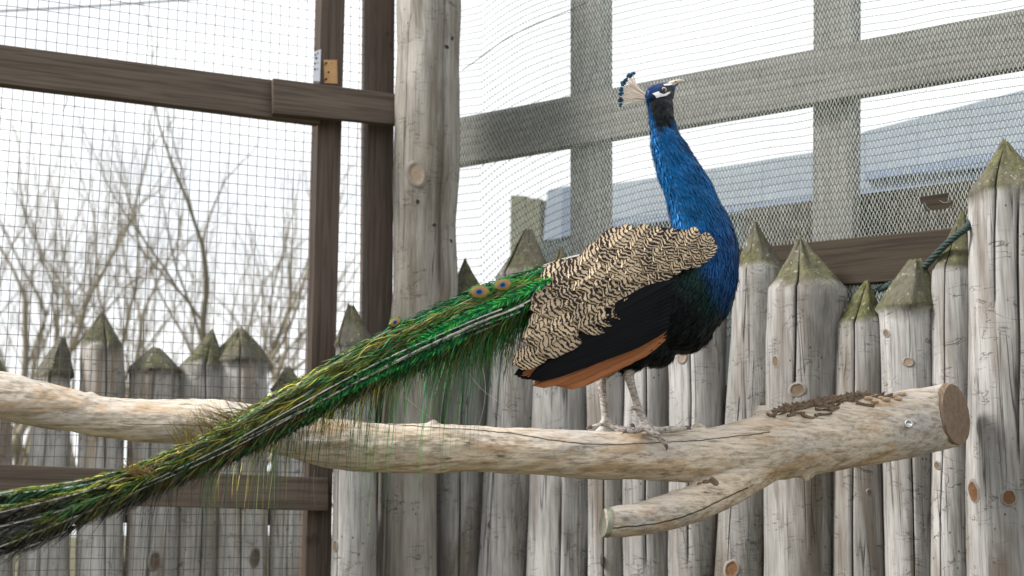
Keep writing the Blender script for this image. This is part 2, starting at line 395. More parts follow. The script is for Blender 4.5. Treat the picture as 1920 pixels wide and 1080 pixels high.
# (bottom l, r), (shoulder l, r, row), (tip), cracks (angle, z0, z1, depth), facets
ST = [
 ((620, 707), (632, 703, 655), (657, 574), [(-10, 0, 2.3, .02)], 4),
 ((818, 908), (830, 924, 575), (872, 490), [(30, 0, 1.9, .012)], 5),
 ((898, 990), (930, 1034, 528), (990, 432), [(-25, .9, 1.7, .02)], 4),
 ((990, 1101), (1003, 1108, 560), (1050, 470), [(35, .2, 1.5, .02)], 5),
 ((1101, 1168), (1103, 1176, 600), (1140, 510), [(15, .5, 1.6, .014)], 5),
 ((1168, 1258), (1172, 1256, 560), (1215, 480), [(22, 1.2, 2.2, .014)], 5),
 ((1258, 1346), (1258, 1366, 560), (1300, 470), [(8, 1.2, 2.4, .008)], 5),
 ((1345, 1438), (1376, 1474, 512), (1416, 420), [(-14, .2, 2.6, .024)], 4),
 ((1438, 1563), (1441, 1590, 548), (1500, 447), [(6, 1.75, 2.6, .016)], 5),
 ((1562, 1663), (1567, 1657, 612), (1625, 529), [(3, .2, 2.4, .026)], 4),
 ((1663, 1747), (1650, 1750, 588), (1716, 488), [(20, .2, 1.55, .016)], 5),
 ((1747, 1817), (1749, 1829, 512), (1806, 398), [(-12, .4, 2.2, .012)], 4),
 ((1817, 1975), (1819, 1962, 372), (1886, 268), [(-8, 2.0, 2.6, .008), (24, 1.5, 2.3, .002)], 5),
]
stakes = []
for i, (b, s, t, cr, fc) in enumerate(ST):
    o, *_ = stake_mesh('stake', RW, b, s, t, M['stake'], pal, off=(.42 if i == 0 else -.03 if i in (3, 5) else 0), cracks=cr, seed=i + 1, facets=fc, lump=.018 if i != 8 else .035)
    stakes.append(o)
# more of the same fence, running on past the edge of the photograph
for i in range(3):
    x0 = 1978 + i * 108
    stake_mesh('stake', RW, (x0, x0 + 104), (x0 + 3, x0 + 103, 470 - i * 20), (x0 + 50, 370 - i * 25), M['stake'], pal, cracks=[(5, .3, 2.2, .015)], seed=30 + i)
for (si, px, py, r, m) in [(8, 1495, 731, 11, 'knot'), (8, 1455, 678, 8, 'knot'), (10, 1703, 679, 7, 'knot_pale'), (10, 1662, 625, 6, 'knot'), (7, 1372, 1068, 10, 'knot_orange'),
                           (4, 1131, 1050, 8, 'knot'), (12, 1826, 922, 11, 'knot_orange'), (12, 1892, 933, 9, 'knot_orange'), (0, 629, 1024, 7, 'knot'),
                           (9, 1630, 923, 4, 'knot'), (6, 1279, 668, 9, 'knot_pale'), (11, 1758, 873, 6, 'knot')]:
    st = ST[si]; c = RW.hit((st[0][0] + st[0][1]) / 2, py); hw = (st[0][1] - st[0][0]) / 2
    dx = (px - (st[0][0] + st[0][1]) / 2) / hw; rad = hw * c.y / F * 1.03
    knot(stakes[si], RW, px, py, r, rad * math.sqrt(max(0.05, 1 - min(.96, dx * dx))) * .98, M[m], 1.5 if m == 'knot_orange' else 1.1)

for (l, r) in [((605, 760), (2000, 690)), ((605, 1010), (2000, 985))]:  # added dark boards behind the stakes, blocking sky light in the gaps
    prism('sky_gap_blocker', [RW.hit(l[0], l[1], -.12), RW.hit(r[0], r[1], -.12), RW.hit(r[0], r[1] + 150, -.12), RW.hit(l[0], l[1] + 125, -.12)], -RW.n * .04, M['dark_rail'], pal)
# corner log
cl = empty('corner_log_post', LW.hit(780, 1000), 'tall thick grey log post with an oval knot, standing where both fences meet', 'post')
CW = Wall(planpt(600, 5.28), planpt(1000, 5.28))
def log_post():
    rows = [(1110, 708, 818), (900, 711, 818), (800, 716, 826), (700, 724, 838), (620, 731, 850), (540, 735, 859), (480, 736, 858), (420, 737, 856), (370, 735, 860), (330, 734, 864),
            (300, 736, 866), (250, 738, 866), (200, 738, 865), (140, 740, 865), (80, 741, 866), (20, 740, 868), (-60, 741, 868), (-200, 743, 866)]
    rows = catmull(rows, 70); V = []; Fc = []
    angs = sorted([a for a in np.linspace(-math.pi, math.pi, 48, endpoint=False) if abs(a - .55) > .09 and abs(a + .75) > .08] + [.50, .55, .60, -.80, -.75, -.70]); K = len(angs)
    ring = []
    c0 = CW.hit(763, 1110); r0 = 55 * c0.y / F
    for z in (0.0, .4): ring.append((Vector((c0.x - .01, c0.y, z)), r0 * 1.02))
    for (py, l, r) in rows: c = CW.hit((l + r) / 2, py); ring.append((c, (r - l) / 2 * c.y / F))
    for (c, rad) in ring:
        for a in angs:
            q = rad * (1 + .022 * mnoise.noise((math.cos(a) * 1.5, math.sin(a) * 1.5, c.z * 4)) * 2 + .008 * mnoise.noise((math.cos(a) * 6, math.sin(a) * 6, c.z * 12)) * 2)
            if abs(a - .55) < .01: q -= .02 * max(0, min(1, (c.z - 2.2) / .1))
            if abs(a + .75) < .01: q -= .010 * max(0, min(1, (2.2 - c.z) / .1))
            w = .06 * mnoise.noise((0, 4, c.z * 2))
            V.append(c + Vector((math.sin(a + w) * q, -math.cos(a + w) * q, 0)))
    n = len(ring)
    for i in range(n - 1):
        for j in range(K): Fc.append((i * K + j, i * K + (j + 1) % K, (i + 1) * K + (j + 1) % K, (i + 1) * K + j))
    Fc.append(tuple((n - 1) * K + j for j in range(K)))
    return mesh('log', V, Fc, M['post_log'], cl, True, origin=(c0.x, c0.y, 0))
lp = log_post()
knot(cl, CW, 781, 326, 15, .118, M['knot_pale'], 1.3, surf=lp)
for (x, y, r) in [(783, 378, 2.6), (838, 88, 3), (814, 422, 2.4), (846, 452, 2.4), (848, 72, 2.4)]: knot(cl, CW, x, y, r, .108 if x > 820 else .125, M['hole'], 1.0, ring=False, surf=lp)

# outer palisade behind the left wire mesh
op = empty('outer_palisade', OW.at(.6, 0), 'weathered outer palisade of pointed logs seen through the wire mesh', 'fence')
OS = [((-75, 22), (-70, 18, 720), (-18, 655), 4), ((28, 136), (68, 130, 712), (117, 633), 4), ((142, 232), (149, 229, 655), (192, 585), 4),
      ((236, 335), (243, 338, 702), (292, 653), 5), ((333, 408), (334, 425, 690), (399, 623), 4), ((402, 500), (400, 500, 685), (450, 620), 4), ((503, 575), (512, 578, 735), (541, 692), 4),
      ((-175, -80), (-172, -82, 690), (-120, 610), 4)]
for i, (b, s, t, fc) in enumerate(OS):
    o, pb, ps, rb, rs_ = stake_mesh('stake', OW, b, s, t, M['outer_stake'], op, cracks=[(random.uniform(-30, 30), .2, 2.6, .022)], seed=60 + i, facets=fc, lump=.03, kscale=1.0)
    if i in (3, 5): 
        knot(o, OW, 290 if i == 3 else 478, 1052 if i == 3 else 1045, 9, rb * .97, M['knot'], 1.4)
prism('rail', [OW.hit(-200, 905, -.16), OW.hit(580, 925, -.16), OW.hit(580, 985, -.16), OW.hit(-200, 975, -.16)], -OW.n * .06, M['dark_rail'], op)

# ------------------------------------------------------------------ left timber frame with wire mesh
tf = empty('timber_frame', LW.at(.5, 0), 'dark brown stained timber frame of posts and rails at the left', 'frame')
def beam(name, px, wall, off, thick, mat, parent, bevel=.004): return prism(name, [wall.hit(x, y, off) for x, y in px], -wall.n * thick, mat, parent, bevel, None, math.atan(wall.e.y / wall.e.x))
def to_ground(wall, l, r, off): return None
beam('post', [(604, -60), (649, -60), (617, 1150), (571, 1150)], LW, 0, .10, M['brown_post'], tf)
beam('post', [(692, -60), (741, -60), (733, 1150), (684, 1150)], LW, -.01, .10, M['brown_post'], tf)
beam('rail', [(-120, 67), (600, 161), (600, 231), (-120, 141)], LW, .055, .053, M['brown_rail'], tf)
beam('rail', [(512, 146), (745, 176), (745, 233), (512, 212)], LW, .088, .032, M['brown_rail'], tf)
beam('rail', [(-120, 865), (616, 896), (616, 958), (-120, 938)], LW, .05, .048, M['brown_rail'], tf)
# perforated fixing plates on the post
def plate(px, off, mat, holes, thick=.003):
    b = beam('bracket', px, LW, off, thick, mat, tf, .0008)
    for (x, y, r) in holes:
        c = LW.hit(x, y, off + .0015); rr = r * c.y / F; K = 10; e1 = -LW.e
        V = [c + e1 * (math.cos(j * .628) * rr) + Vector((0, 0, math.sin(j * .628) * rr)) for j in range(K)] + [c - LW.n * .004 + e1 * (math.cos(j * .628) * rr) + Vector((0, 0, math.sin(j * .628) * rr)) for j in range(K)]
        Fc = [tuple(range(K))] + [(j, (j + 1) % K, K + (j + 1) % K, K + j) for j in range(K)]
        mesh('bolt_hole', V, Fc, M['hole'], b, origin=c)
plate([(589, 97), (602, 92), (600, 153), (588, 152)], .004, M['plate_white'], [(597, 100, 2.4), (591, 103, 1.6), (593, 109, 2), (590, 119, 1.6), (596, 118, 1.3), (590, 130, 2), (596, 129, 1.4)])
plate([(607, 112), (632, 112), (633, 157), (608, 156)], .004, M['plate_rust'], [(610, 119, 2.2), (623, 119, 2.2), (616, 135, 1.8), (629, 135, 1.8), (610, 149, 2.2), (624, 149, 2.2)])
for (x, y) in [(590, 70), ]: pass

wm = empty('wire_mesh', LW.at(.5, 1.6), 'galvanised square wire mesh stretched over the left timber frame', 'wire mesh')
def wire_grid():
    off = -.065; sp = .0362; U0, U1 = -.22, 2.15; Z0, Z1 = .9, 3.75
    ver = Acc(); hor = Acc()
    wob = lambda u, z: (.004 * mnoise.noise((u * 3, z * 3, 1)), .004 * mnoise.noise((u * 3, z * 3, 7)), .010 * mnoise.noise((u * 2, z * 2, 4)))
    us = np.arange(U0, U1, sp); zs = np.arange(Z0, Z1, sp * 1.08)
    def pnt(u, z): a, b, c = wob(u, z); return LW.at(u + a, z + b, off + c)
    for u in us:
        V, Q = tube_arrays([pnt(u, z) for z in zs[::2]], .0012, 4); ver.add(V, Q)
    for z in zs:
        V, Q = tube_arrays([pnt(u, z) + LW.n * .0016 for u in us[::2]], .0012, 4); hor.add(V, Q)
    ver.build('upright_wires', M['wire'], wm, kind='stuff'); hor.build('cross_wires', M['wire'], wm, kind='stuff')
wire_grid()
# dry twig caught in the mesh
V, Q = tube_arrays([LW.hit(x, y, -.055) for x, y in [(121, 168), (125, 178), (126, 188), (122, 200), (116, 211)]], [.0018, .0016, .0014, .0012, .0006], 5)
tag(mesh('twig', V, Q, M['bark'], smooth=True), 'small curved dry twig caught in the wire mesh below the top rail', 'twig')

# ------------------------------------------------------------------ right frame behind the net
gf_ = empty('grey_timber_frame', RW.at(1, 0), 'weathered grey timber frame of posts and a rail behind the shade net', 'frame')
NETOFF = -.125
beam('post', [(1069, -60), (1128, -60), (1128, 1100), (1069, 1100)], RW, -.21, .10, M['grey_post'], gf_)
beam('post', [(1525, -60), (1600, -60), (1596, 1100), (1521, 1100)], RW, -.21, .10, M['grey_post'], gf_)
beam('rail', [(835, 225), (1990, 2), (1990, 112), (835, 313)], RW, -.155, .053, M['grey_rail'], gf_)
dr = beam('lower_rail', [(1385, 466), (1990, 408), (1990, 508), (1385, 545)], RW, -.105, .05, M['dark_rail'], None)
tag(dr, 'dark brown mossy board rail behind the pointed stakes at the right, under the net', 'rail')
bb = beam('backing_board', [(1395, 392), (1990, 315), (1990, 440), (1395, 500)], RW, -.33, .04, M['dark_rail'], None)
tag(bb, 'reddish brown board behind the net, seen through its torn hole', 'board')

def yarn_mat(name, col, tr):
    t = NT(name, .75, .25); n = t.noise(t.coords((1, 1, 1), False), 60, 2)
    c = t.mix(n, tuple(x * .8 for x in col), tuple(min(1, x * 1.1) for x in col)); t.base(c)
    tl = t.n('ShaderNodeBsdfTranslucent'); t.l(c, tl.inputs['Color']); ms = t.n('ShaderNodeMixShader'); ms.inputs[0].default_value = tr
    t.l(t.b.outputs[0], ms.inputs[1]); t.l(tl.outputs[0], ms.inputs[2]); t.l(ms.outputs[0], t.out.inputs['Surface']); return t.m
M['yarn'] = yarn_mat('net_yarn', (.74, .79, .74), .6)
M['chain'] = yarn_mat('net_chain_yarn', (.16, .19, .17), .25)
M['cord'] = plain('dark_cord', (.06, .065, .06), .9)
net = empty('shade_net', RW.at(1, 2), 'pale green knitted shade net with a torn hole, hung behind the pointed stakes', 'net')
def net_pt(u, z):
    drop = (.13 + .20 * max(0, min(1, (3.25 - z) / .9))) * math.exp(-max(0, u) / (.22 + .12 * max(0, (3.3 - z))))
    zz = z - drop + .0045 * math.sin(u * 5 + z * 4) * (1 - math.exp(-u * 3)) + .007 * mnoise.noise((u * 5, z * 5, 2))
    offn = NETOFF + .012 * mnoise.noise((u * 2.2, z * 2.2, 8)) + .006 * mnoise.noise((u * 7, z * 7, 3))
    return RW.at(u, zz, offn)
def in_hole(p):
    x, y = proj(p); return ((x - 1757) / 29) ** 2 + ((y - 386) / 14) ** 2 < 1
def make_net():
    rowh = .0278; step = .0066; za = Acc(); ca = Acc()
    rows = np.arange(2.02, 3.62, rowh); us = np.arange(-.16, 2.28, step); wz = .00088
    zig = []; e = np.array(RW.e); up = np.array((0, 0, 1.))
    def bottom(u):                                     # the net is nailed to the lower rail at the right
        return 2.02 if u < .55 else 2.10
    for r in rows:
        row = [net_pt(u + .0015 * random.uniform(-1, 1), r) for u in us]; row2 = [net_pt(u, r + rowh) for u in us]
        keep = [not in_hole(p) for p in row]
        # chain: a slightly wavy pair of twisted yarns
        seg = []
        for i, p in enumerate(row):
            q = p + Vector((0, 0, .0012 * (1 if i % 2 else -1)))
            if keep[i]: seg.append(q)
            if (not keep[i] or i == len(row) - 1) and len(seg) > 2:
                V, Q = tube_arrays(seg, .00115, 4); ca.add(V, Q); seg = []
            elif not keep[i]: seg = []
        # zigzag fill between this row and the next one
        for i in range(len(us) - 1):
            if not (keep[i] and keep[i + 1]): continue
            a, b = (row[i], row2[i + 1]) if i % 2 == 0 else (row2[i], row[i + 1])
            zig.append((a, b))
    A = np.array([[*a] for a, b in zig]); B = np.array([[*b] for a, b in zig]); mid = (A + B) / 2 + np.array(RW.n) * .0012
    d = B - A; s = np.cross(d, np.array(RW.n)); s /= np.linalg.norm(s, axis=1)[:, None]; jit = RNG.uniform(.7, 1.25, (len(A), 1))
    s = s * wz * jit; nb = np.array(RW.n) * .0008
    V = np.stack([A - s, A + s, mid - s + nb, mid + s + nb, B - s, B + s], 1).reshape(-1, 3)
    k = np.arange(len(A))[:, None] * 6
    Q = np.concatenate([k + np.array([[0, 1, 3, 2]]), k + np.array([[2, 3, 5, 4]])])
    za.add(V, Q); za.build('zigzag_yarn', M['yarn'], net, kind='stuff'); ca.build('chain_stitches', M['chain'], net, kind='stuff')
make_net()
# loose threads round the hole and a cord lashed across the net
la = Acc()
for a, b, c in [((1733, 380), (1741, 392), (1756, 399)), ((1782, 378), (1770, 380), (1762, 376)), ((1783, 386), (1774, 396), (1764, 400))]:
    p = catmull([[*RW.hit(*q, NETOFF + .006)] for q in (a, b, c)], 8); V, Q = tube_arrays(p, .0005, 4); la.add(V, Q)
la.build('loose_threads', M['yarn'], net)
p = catmull([[*RW.hit(x, y, NETOFF + .006)] for x, y in [(866, 132), (905, 105), (950, 72), (1000, 48), (1060, 22), (1100, 5)]], 30)
V, Q = tube_arrays(p, .0016, 5); tag(mesh('net_cord', V, Q, M['cord'], smooth=True), 'thin dark cord running diagonally over the net beside the corner log', 'cord')

# teal rope lashed round the two rightmost stakes
def rope():
    root = empty('rope', RW.hit(1780, 460), 'frayed teal rope lashed round the stakes under the net at the right', 'rope')
    path = catmull([[*RW.hit(x, y, o)] for x, y, o in [(1822, 412, .02), (1812, 428, .085), (1795, 440, .09), (1770, 462, .07), (1745, 488, .05), (1728, 505, -.02), (1700, 522, -.07), (1672, 532, -.10), (1655, 540, -.13), (1640, 548, -.15)]], 90)
    t = np.gradient(path, axis=0); t /= np.linalg.norm(t, axis=1)[:, None]; a = np.cross(t, [0, 0, 1.]); a /= np.linalg.norm(a, axis=1)[:, None]; b = np.cross(t, a)
    for s in range(4):
        ph = np.arange(90) * .55 + s * math.pi / 2; pts = path + .0068 * (np.cos(ph)[:, None] * a + np.sin(ph)[:, None] * b)
        V, Q = tube_arrays(pts, .0050, 7); mesh('strand', V, Q, M['rope'], root, True, origin=pts[0])
    fr = Acc()
    for i in range(60):
        k = random.randrange(5, 80); p0 = path[k]; d = np.array([random.gauss(0, 1) for _ in range(3)]); d /= np.linalg.norm(d)
        pts = [p0 + d * q * random.uniform(.8, 1) + np.array([0, 0, -.15 * q * q * 30 * .02]) for q in (0, .01, .018, .026)]
        V, Q = tube_arrays(pts, .0006, 3); fr.add(V, Q)
    fr.build('frayed_fibres', M['rope'], root, kind='stuff')
rope()

# ------------------------------------------------------------------ things far behind
def clad(name, col, wall=None, vary=.5):
    t = NT(name, .6, .3); n = t.noise(t.coords((3, 3, 9)), 1, 5, .65); t.base(t.mix(n, tuple(c * (1 - vary) for c in col), col)); return t.m
M['pale'] = clad('pale_cladding', (.24, .29, .36)); M['blue'] = clad('blue_paint', (.14, .19, .29)); M['dkgreen'] = clad('dark_green_paint', (.035, .05, .05))
FW = Wall(tuple((RW.o - RW.n * 2.6)[:2]), tuple((RW.o - RW.n * 2.6 + RW.e * 3)[:2]))
sh = empty('pale_shed', FW.at(1.5, 0), 'pale blue shed with a blue stripe and dark base, blurred behind the net', 'shed')
def far_strip(name, px, mat, off, thick=.12): return beam(name, px, FW, off, thick, mat, sh, .003)
xs = [1146, 1240, 1335, 1430, 1524, 1622, 1722, 1822, 1930, 2040]
topy = lambda x: 345 - (x - 1146) * .160 if x < 1560 else 262 - (x - 1560) * .262
stripe = lambda x: 412 - (x - 1146) * .115
for i in range(len(xs) - 1):
    a, b = xs[i], xs[i + 1]
    far_strip('cladding_panel', [(a, topy(a + 1)), (b - .3, topy(b - 1)), (b - .3, stripe(b)), (a, stripe(a))], M['pale'], .02)
far_strip('wall', [(1130, 360), (2040, 230), (2040, 1040), (1130, 1040)], M['dkgreen'], -.12)
far_strip('stripe', [(1140, stripe(1140) + 1), (2040, stripe(2040) + 1), (2040, stripe(2040) + 18), (1140, stripe(1140) + 14)], M['blue'], .05, .04)
far_strip('stripe', [(1620, 322), (2040, 262), (2040, 292), (1620, 338)], M['blue'], .06, .03)
far_strip('base_board', [(1135, stripe(1135) + 20), (2040, stripe(2040) + 24), (2040, 1030), (1135, 1030)], M['dkgreen'], .0, .1)
# a squat mossy gate pier and a blue-grey water tank, left of the shed
gp = empty('gate_pier', FW.hit(980, 700, -.4), 'olive mossy timber pier behind the net beside a pale tank', 'pier')
M['olive'] = plain('mossy_boards', (.115, .115, .075), .9, vary=.4, scale=9)
for (a, b, t) in [(957, 985, 366), (986.5, 1012, 371)]:
    beam('board', [(a, t), (b, t + 1), (b + 6, 640), (a - 2, 640)], FW, -.4, .12, M['olive'], gp)
gt = empty('water_tank', FW.hit(1045, 700, -.3), 'pale blue box tank behind the net beside the grey post', 'tank')
beam('body', [(1026, 356), (1085, 344), (1085, 441), (1018, 452)], FW, -.3, .5, M['pale'], gt)
beam('side_panel', [(1055, 352), (1085, 346), (1085, 440), (1052, 444)], FW, -.29, .008, M['blue'], gt, .001)
beam('base_frame', [(1012, 453), (1090, 441), (1090, 640), (1012, 640)], FW, -.31, .45, M['dkgreen'], gt)

# overhead cable in the sky at the top left
p = [[*P(x, y, 9.0 + i * .1)] for i, (x, y) in enumerate([(-150, 30), (0, 21), (150, 13), (300, 3), (450, -8), (700, -30)])]
V, Q = tube_arrays(catmull(p, 24), .006, 6); tag(mesh('overhead_cable', V, Q, M['cord'], smooth=True), 'thin overhead cable crossing the white sky at the top left', 'cable')

# ------------------------------------------------------------------ bare trees beyond the left fence
M['trunk'] = plain('winter_bark', (.21, .185, .135), .9, vary=.35, scale=6)
def bare_tree(base, height, seed, lean, label, spread=.42, r0=.07):
    rs = random.Random(seed); root = empty('bare_tree', base, label, 'tree', 'bare winter trees beyond the fence')
    trunk = Acc(); crown = Acc()
    def grow(p, d, L, r, depth):
        n = 6; pts = [p]; q = p.copy(); dd = d.copy()
        for i in range(n):
            dd = (dd + Vector((rs.gauss(0, .09), rs.gauss(0, .09), rs.gauss(.035, .04)))).normalized(); q = q + dd * (L / n); pts.append(q.copy())
        V, Q = tube_arrays([[*x] for x in pts], np.linspace(r, r * .55, n + 1), 6 if depth < 2 else 4)
        (trunk if depth == 0 else crown).add(V, Q)
        if depth >= 5: return
        kids = (rs.choice((3, 3, 4)) if depth < 3 else rs.choice((2, 2, 3))) if depth else 5
        for k in range(kids):
            f = rs.uniform(.45, 1.0) if k else 1.0; j = max(1, int(f * n)); az = rs.uniform(0, 2 * math.pi); tilt = rs.uniform(.55, 1.1) * spread * (1 if k else .5) * 1.5
            side = Vector((math.cos(az), math.sin(az), 0)); nd = (dd + side * tilt).normalized()
            grow(pts[j], nd, L * rs.uniform(.58, .80), r * (.58 if k == 0 else rs.uniform(.28, .42)), depth + 1)
    grow(Vector(base), Vector((lean[0], lean[1], 1)).normalized(), height * .30, r0, 0)
    trunk.build('trunk', M['trunk'], root, origin=base); crown.build('crown', M['trunk'], root, origin=base, kind=None)
for i, (px, Y, h, lean, lab) in enumerate([
        (-40, 11.5, 5.4, (.05, 0), 'bare tree cut off by the left edge of the photo, with dark dense twigs'),
        (205, 13.0, 4.6, (-.06, 0), 'slim bare tree rising behind the tallest outer stake'),
        (292, 11.0, 5.2, (.03, 0), 'bare tree with a straight pale stem in the middle of the mesh panel'),
        (412, 12.0, 5.0, (.12, 0), 'olive-stemmed bare tree leaning right, nearest the brown post'),
        (500, 17.0, 5.6, (.05, 0), 'faint far bare tree just left of the brown post'),
        (90, 18.0, 6.2, (0, 0), 'thin far bare tree between the two left outer stakes'),
        (30, 13.5, 6.0, (.02, 0), 'dense bare tree just inside the left edge of the photo, behind the branch'),
        (150, 15.0, 6.0, (.03, 0), 'bare tree with many fine twigs behind the thin leaning outer stake'),
        (350, 15.5, 5.8, (-.03, 0), 'bare tree between the straight pale stem and the leaning olive stem')]):
    b = P(px, 1000, Y); bare_tree((b.x, b.y, 0), h * 1.25, 100 + i, lean, lab, r0=.075)
# ------------------------------------------------------------------ perch
def Yp(px): return float(np.interp(px, [-300, 0, 600, 1190, 1450, 1790], [3.60, 3.64, 3.76, 3.92, 4.04, 4.22]))
def px_loft(rows, Yf, k=28, m=90, dr=1.0, skew=None):
    """rows (px, py, r) -> closed tube round a path measured in the picture, at its own depth"""
    rows = catmull(rows, m); rings = []
    t = np.gradient(rows[:, :2], axis=0); t /= np.linalg.norm(t, axis=1)[:, None]; n = np.stack([-t[:, 1], t[:, 0]], 1)
    an = np.arange(k) * 2 * math.pi / k
    for (x, y, r), nn in zip(rows, n):
        Y = Yf(x); s = Y / F
        q = skew(x) if skew else 0
        rings.append(Pn(x + nn[0] * r * np.cos(an) - q * np.sin(an), y + nn[1] * r * np.cos(an), Y - r * s * dr * np.sin(an)))
    return loft_arrays(rings)
def perch():
    edge = [(-300, 640, 722), (-150, 668, 752), (0, 698, 784), (100, 722, 804), (200, 744, 822), (300, 750, 832), (400, 749, 836), (500, 766, 846), (580, 782, 866), (650, 788, 880), (720, 793, 887),
            (800, 794, 888), (900, 798, 886), (1000, 803, 890), (1100, 807, 898), (1200, 810, 901), (1290, 809, 905), (1350, 800, 905), (1400, 787, 903), (1450, 776, 900), (1500, 765, 893),
            (1550, 755, 885), (1600, 746, 876), (1700, 732, 859), (1786, 719, 838)]
    main = px_loft([(x, (a + b) / 2, (b - a) / 2) for x, a, b in edge], Yp, 30, 130, 1.0, lambda x: 26 * max(0, min(1, (x - 1600) / 180)) ** 2)
    fork = px_loft([(1500, 830, 45), (1440, 862, 42), (1390, 897, 37), (1340, 928, 35), (1280, 951, 34), (1220, 968, 32), (1170, 977, 30), (1136, 981, 28)], lambda x: Yp(x) - .02 - .00012 * max(0, 1440 - x), 26, 50)
    bumps = []
    for (x, y, r, dz) in [(812, 797, 10, 0), (170, 744, 12, 0), (1310, 808, 14, 0), (1128, 808, 10, 0), (1512, 888, 15, .02), (1430, 778, 18, 0), (1340, 903, 13, .045)]:
        bumps.append(px_loft([(x - r, y + 4, r * .3), (x - r * .5, y + 1, r * .8), (x, y, r), (x + r * .5, y + 1, r * .8), (x + r, y + 4, r * .3)], lambda q, x=x, dz=dz: Yp(x) - dz, 12, 9))
    me = remesh_join([main, fork] + bumps, .0055, 3)
    o0 = Vector(P(900, 840, Yp(900))); n = len(me.vertices); co = np.empty(n * 3, np.float32); me.vertices.foreach_get('co', co); co = co.reshape(-1, 3)
    no = np.empty(n * 3, np.float32); me.vertices.foreach_get('normal', no); no = no.reshape(-1, 3)
    d = np.array([.0050 * mnoise.noise((c[0] * 5, c[1] * 9, c[2] * 9)) + .0032 * mnoise.noise((c[0] * 13, c[1] * 40, c[2] * 40)) + .0018 * mnoise.noise((c[0] * 50, c[1] * 120, c[2] * 120)) for c in co.astype(float)])
    co = co + no * d[:, None] - np.array(o0, dtype=np.float32)
    me.vertices.foreach_set('co', co.astype(np.float32).ravel()); me.polygons.foreach_set('use_smooth', [True] * len(me.polygons)); me.update()
    root = empty('perch_branch', o0, 'thick pale forked branch bolted across the enclosure, the peacock standing on it', 'perch')
    t = NT('pale_debarked_wood', .85, .2)
    big = t.noise(t.coords((2.2, 5, 7), False), 1, 5, .6, .3); gr = t.noise(t.coords((3.2, 85, 95), False), 1, 6, .65, .8); sp = t.noise(t.coords((13, 80, 90), False), 1, 6, .75)
    blot = t.noise(t.coords((4, 12, 16), False), 1, 4, .6, .8)
    c = t.mix(t.ramp(big, [(.34, 0), (.48, .6), (.62, 1)]), (.45, .435, .415), (.68, .57, .445))
    c = t.mix(t.ramp(blot, [(.50, 0), (.66, .85)]), c, (.46, .315, .185))
    c = t.mix(t.ramp(gr, [(.32, .6), (.52, 0)]), c, (.21, .165, .12)); c = t.mix(t.ramp(sp, [(.34, .8), (.52, 0)]), c, (.18, .14, .10))
    blk = t.math('MULTIPLY', t.ramp(t.noise(t.coords((5, 45, 60), False), 1, 4, .6), [(.62, 0), (.70, 1)]), t.ramp(t.noise(t.coords((2.5, 6, 7), False), 1, 2), [(.48, 0), (.58, 1)]))
    c = t.mix(t.math('MULTIPLY', blk, .8), c, (.06, .05, .045))
    # long drying check: a dark line whose height along the branch is a curve
    co_ = t.n('ShaderNodeTexCoord'); sep = t.n('ShaderNodeSeparateXYZ'); t.l(co_.outputs['Object'], sep.inputs[0])
    def check(pts, w, amt):
        L = [P(x, y, Yp(x) - .05) - o0 for x, y in pts]; x0, x1 = L[0].x, L[-1].x; zz = [q.z for q in L]; z0, z1 = min(zz) - .05, max(zz) + .05
        fc = t.n('ShaderNodeFloatCurve'); cv = fc.mapping.curves[0]
        for i, q in enumerate(L):
            u, v = (q.x - x0) / (x1 - x0), (q.z - z0) / (z1 - z0)
            if i == 0: cv.points[0].location = (u, v)
            elif i == len(L) - 1: cv.points[-1].location = (u, v)
            else: cv.points.new(u, v)
        fc.mapping.update()
        u = t.math('DIVIDE', t.math('SUBTRACT', sep.outputs['X'], x0), x1 - x0); t.l(u, fc.inputs['Value'])
        z = t.math('ADD', t.math('MULTIPLY', fc.outputs[0], z1 - z0), z0)
        wn_ = t.math('MULTIPLY', t.math('SUBTRACT', t.noise(t.coords((30, 3, 3), False), 1, 3), .5), .008)
        dd = t.math('ABSOLUTE', t.math('SUBTRACT', t.math('ADD', sep.outputs['Z'], wn_), z))
        f = t.ramp(t.math('DIVIDE', dd, w), [(.35, 1), (1, 0)])
        ins = t.math('MULTIPLY', t.math('GREATER_THAN', u, 0.0), t.math('LESS_THAN', u, 1.0))
        return t.math('MULTIPLY', t.math('MULTIPLY', f, ins), amt)
    k1 = check([(660, 786), (800, 800), (940, 810), (1060, 829), (1130, 834), (1220, 831), (1330, 824), (1440, 812)], .0022, .85)
    k2 = check([(1140, 990), (1220, 983), (1290, 965), (1350, 938), (1400, 915)], .0028, .9)
    k3 = check([(230, 796), (330, 798), (420, 802), (520, 812)], .0016, .6)
    kk = t.math('MAXIMUM', t.math('MAXIMUM', k1, k2), k3); c = t.mix(kk, c, (.045, .032, .022))
    t.base(c); t.bump(t.math('SUBTRACT', t.math('ADD', t.math('MULTIPLY', gr, .6), t.math('MULTIPLY', sp, .5)), kk), .6, .006)
    body = link('branch', me, t.m, None); body.location = o0; set_parent(body, root)
    # sawn end grain at the right end and at the fork's end
    def cut_end(x, y, r, Yc, dirx, name, col, yaw, tilt):
        e = NT('sawn_' + name, .85, .2); v = e.coords((1, 1, 1), False); sx = e.n('ShaderNodeVectorMath', operation='LENGTH'); e.l(v, sx.inputs[0])
        rings = e.math('SINE', e.math('MULTIPLY', e.math('ADD', sx.outputs['Value'], e.math('MULTIPLY', e.noise(v, 14, 3), .02)), 900)); sw = e.noise(v, 60, 4)
        cc = e.mix(e.math('MULTIPLY', e.math('ADD', rings, 1), .33), col, tuple(q * .5 for q in col)); cc = e.mix(e.ramp(sw, [(.35, .6), (.6, 0)]), cc, tuple(q * .45 for q in col)); e.base(cc); e.bump(sw, .4, .003)
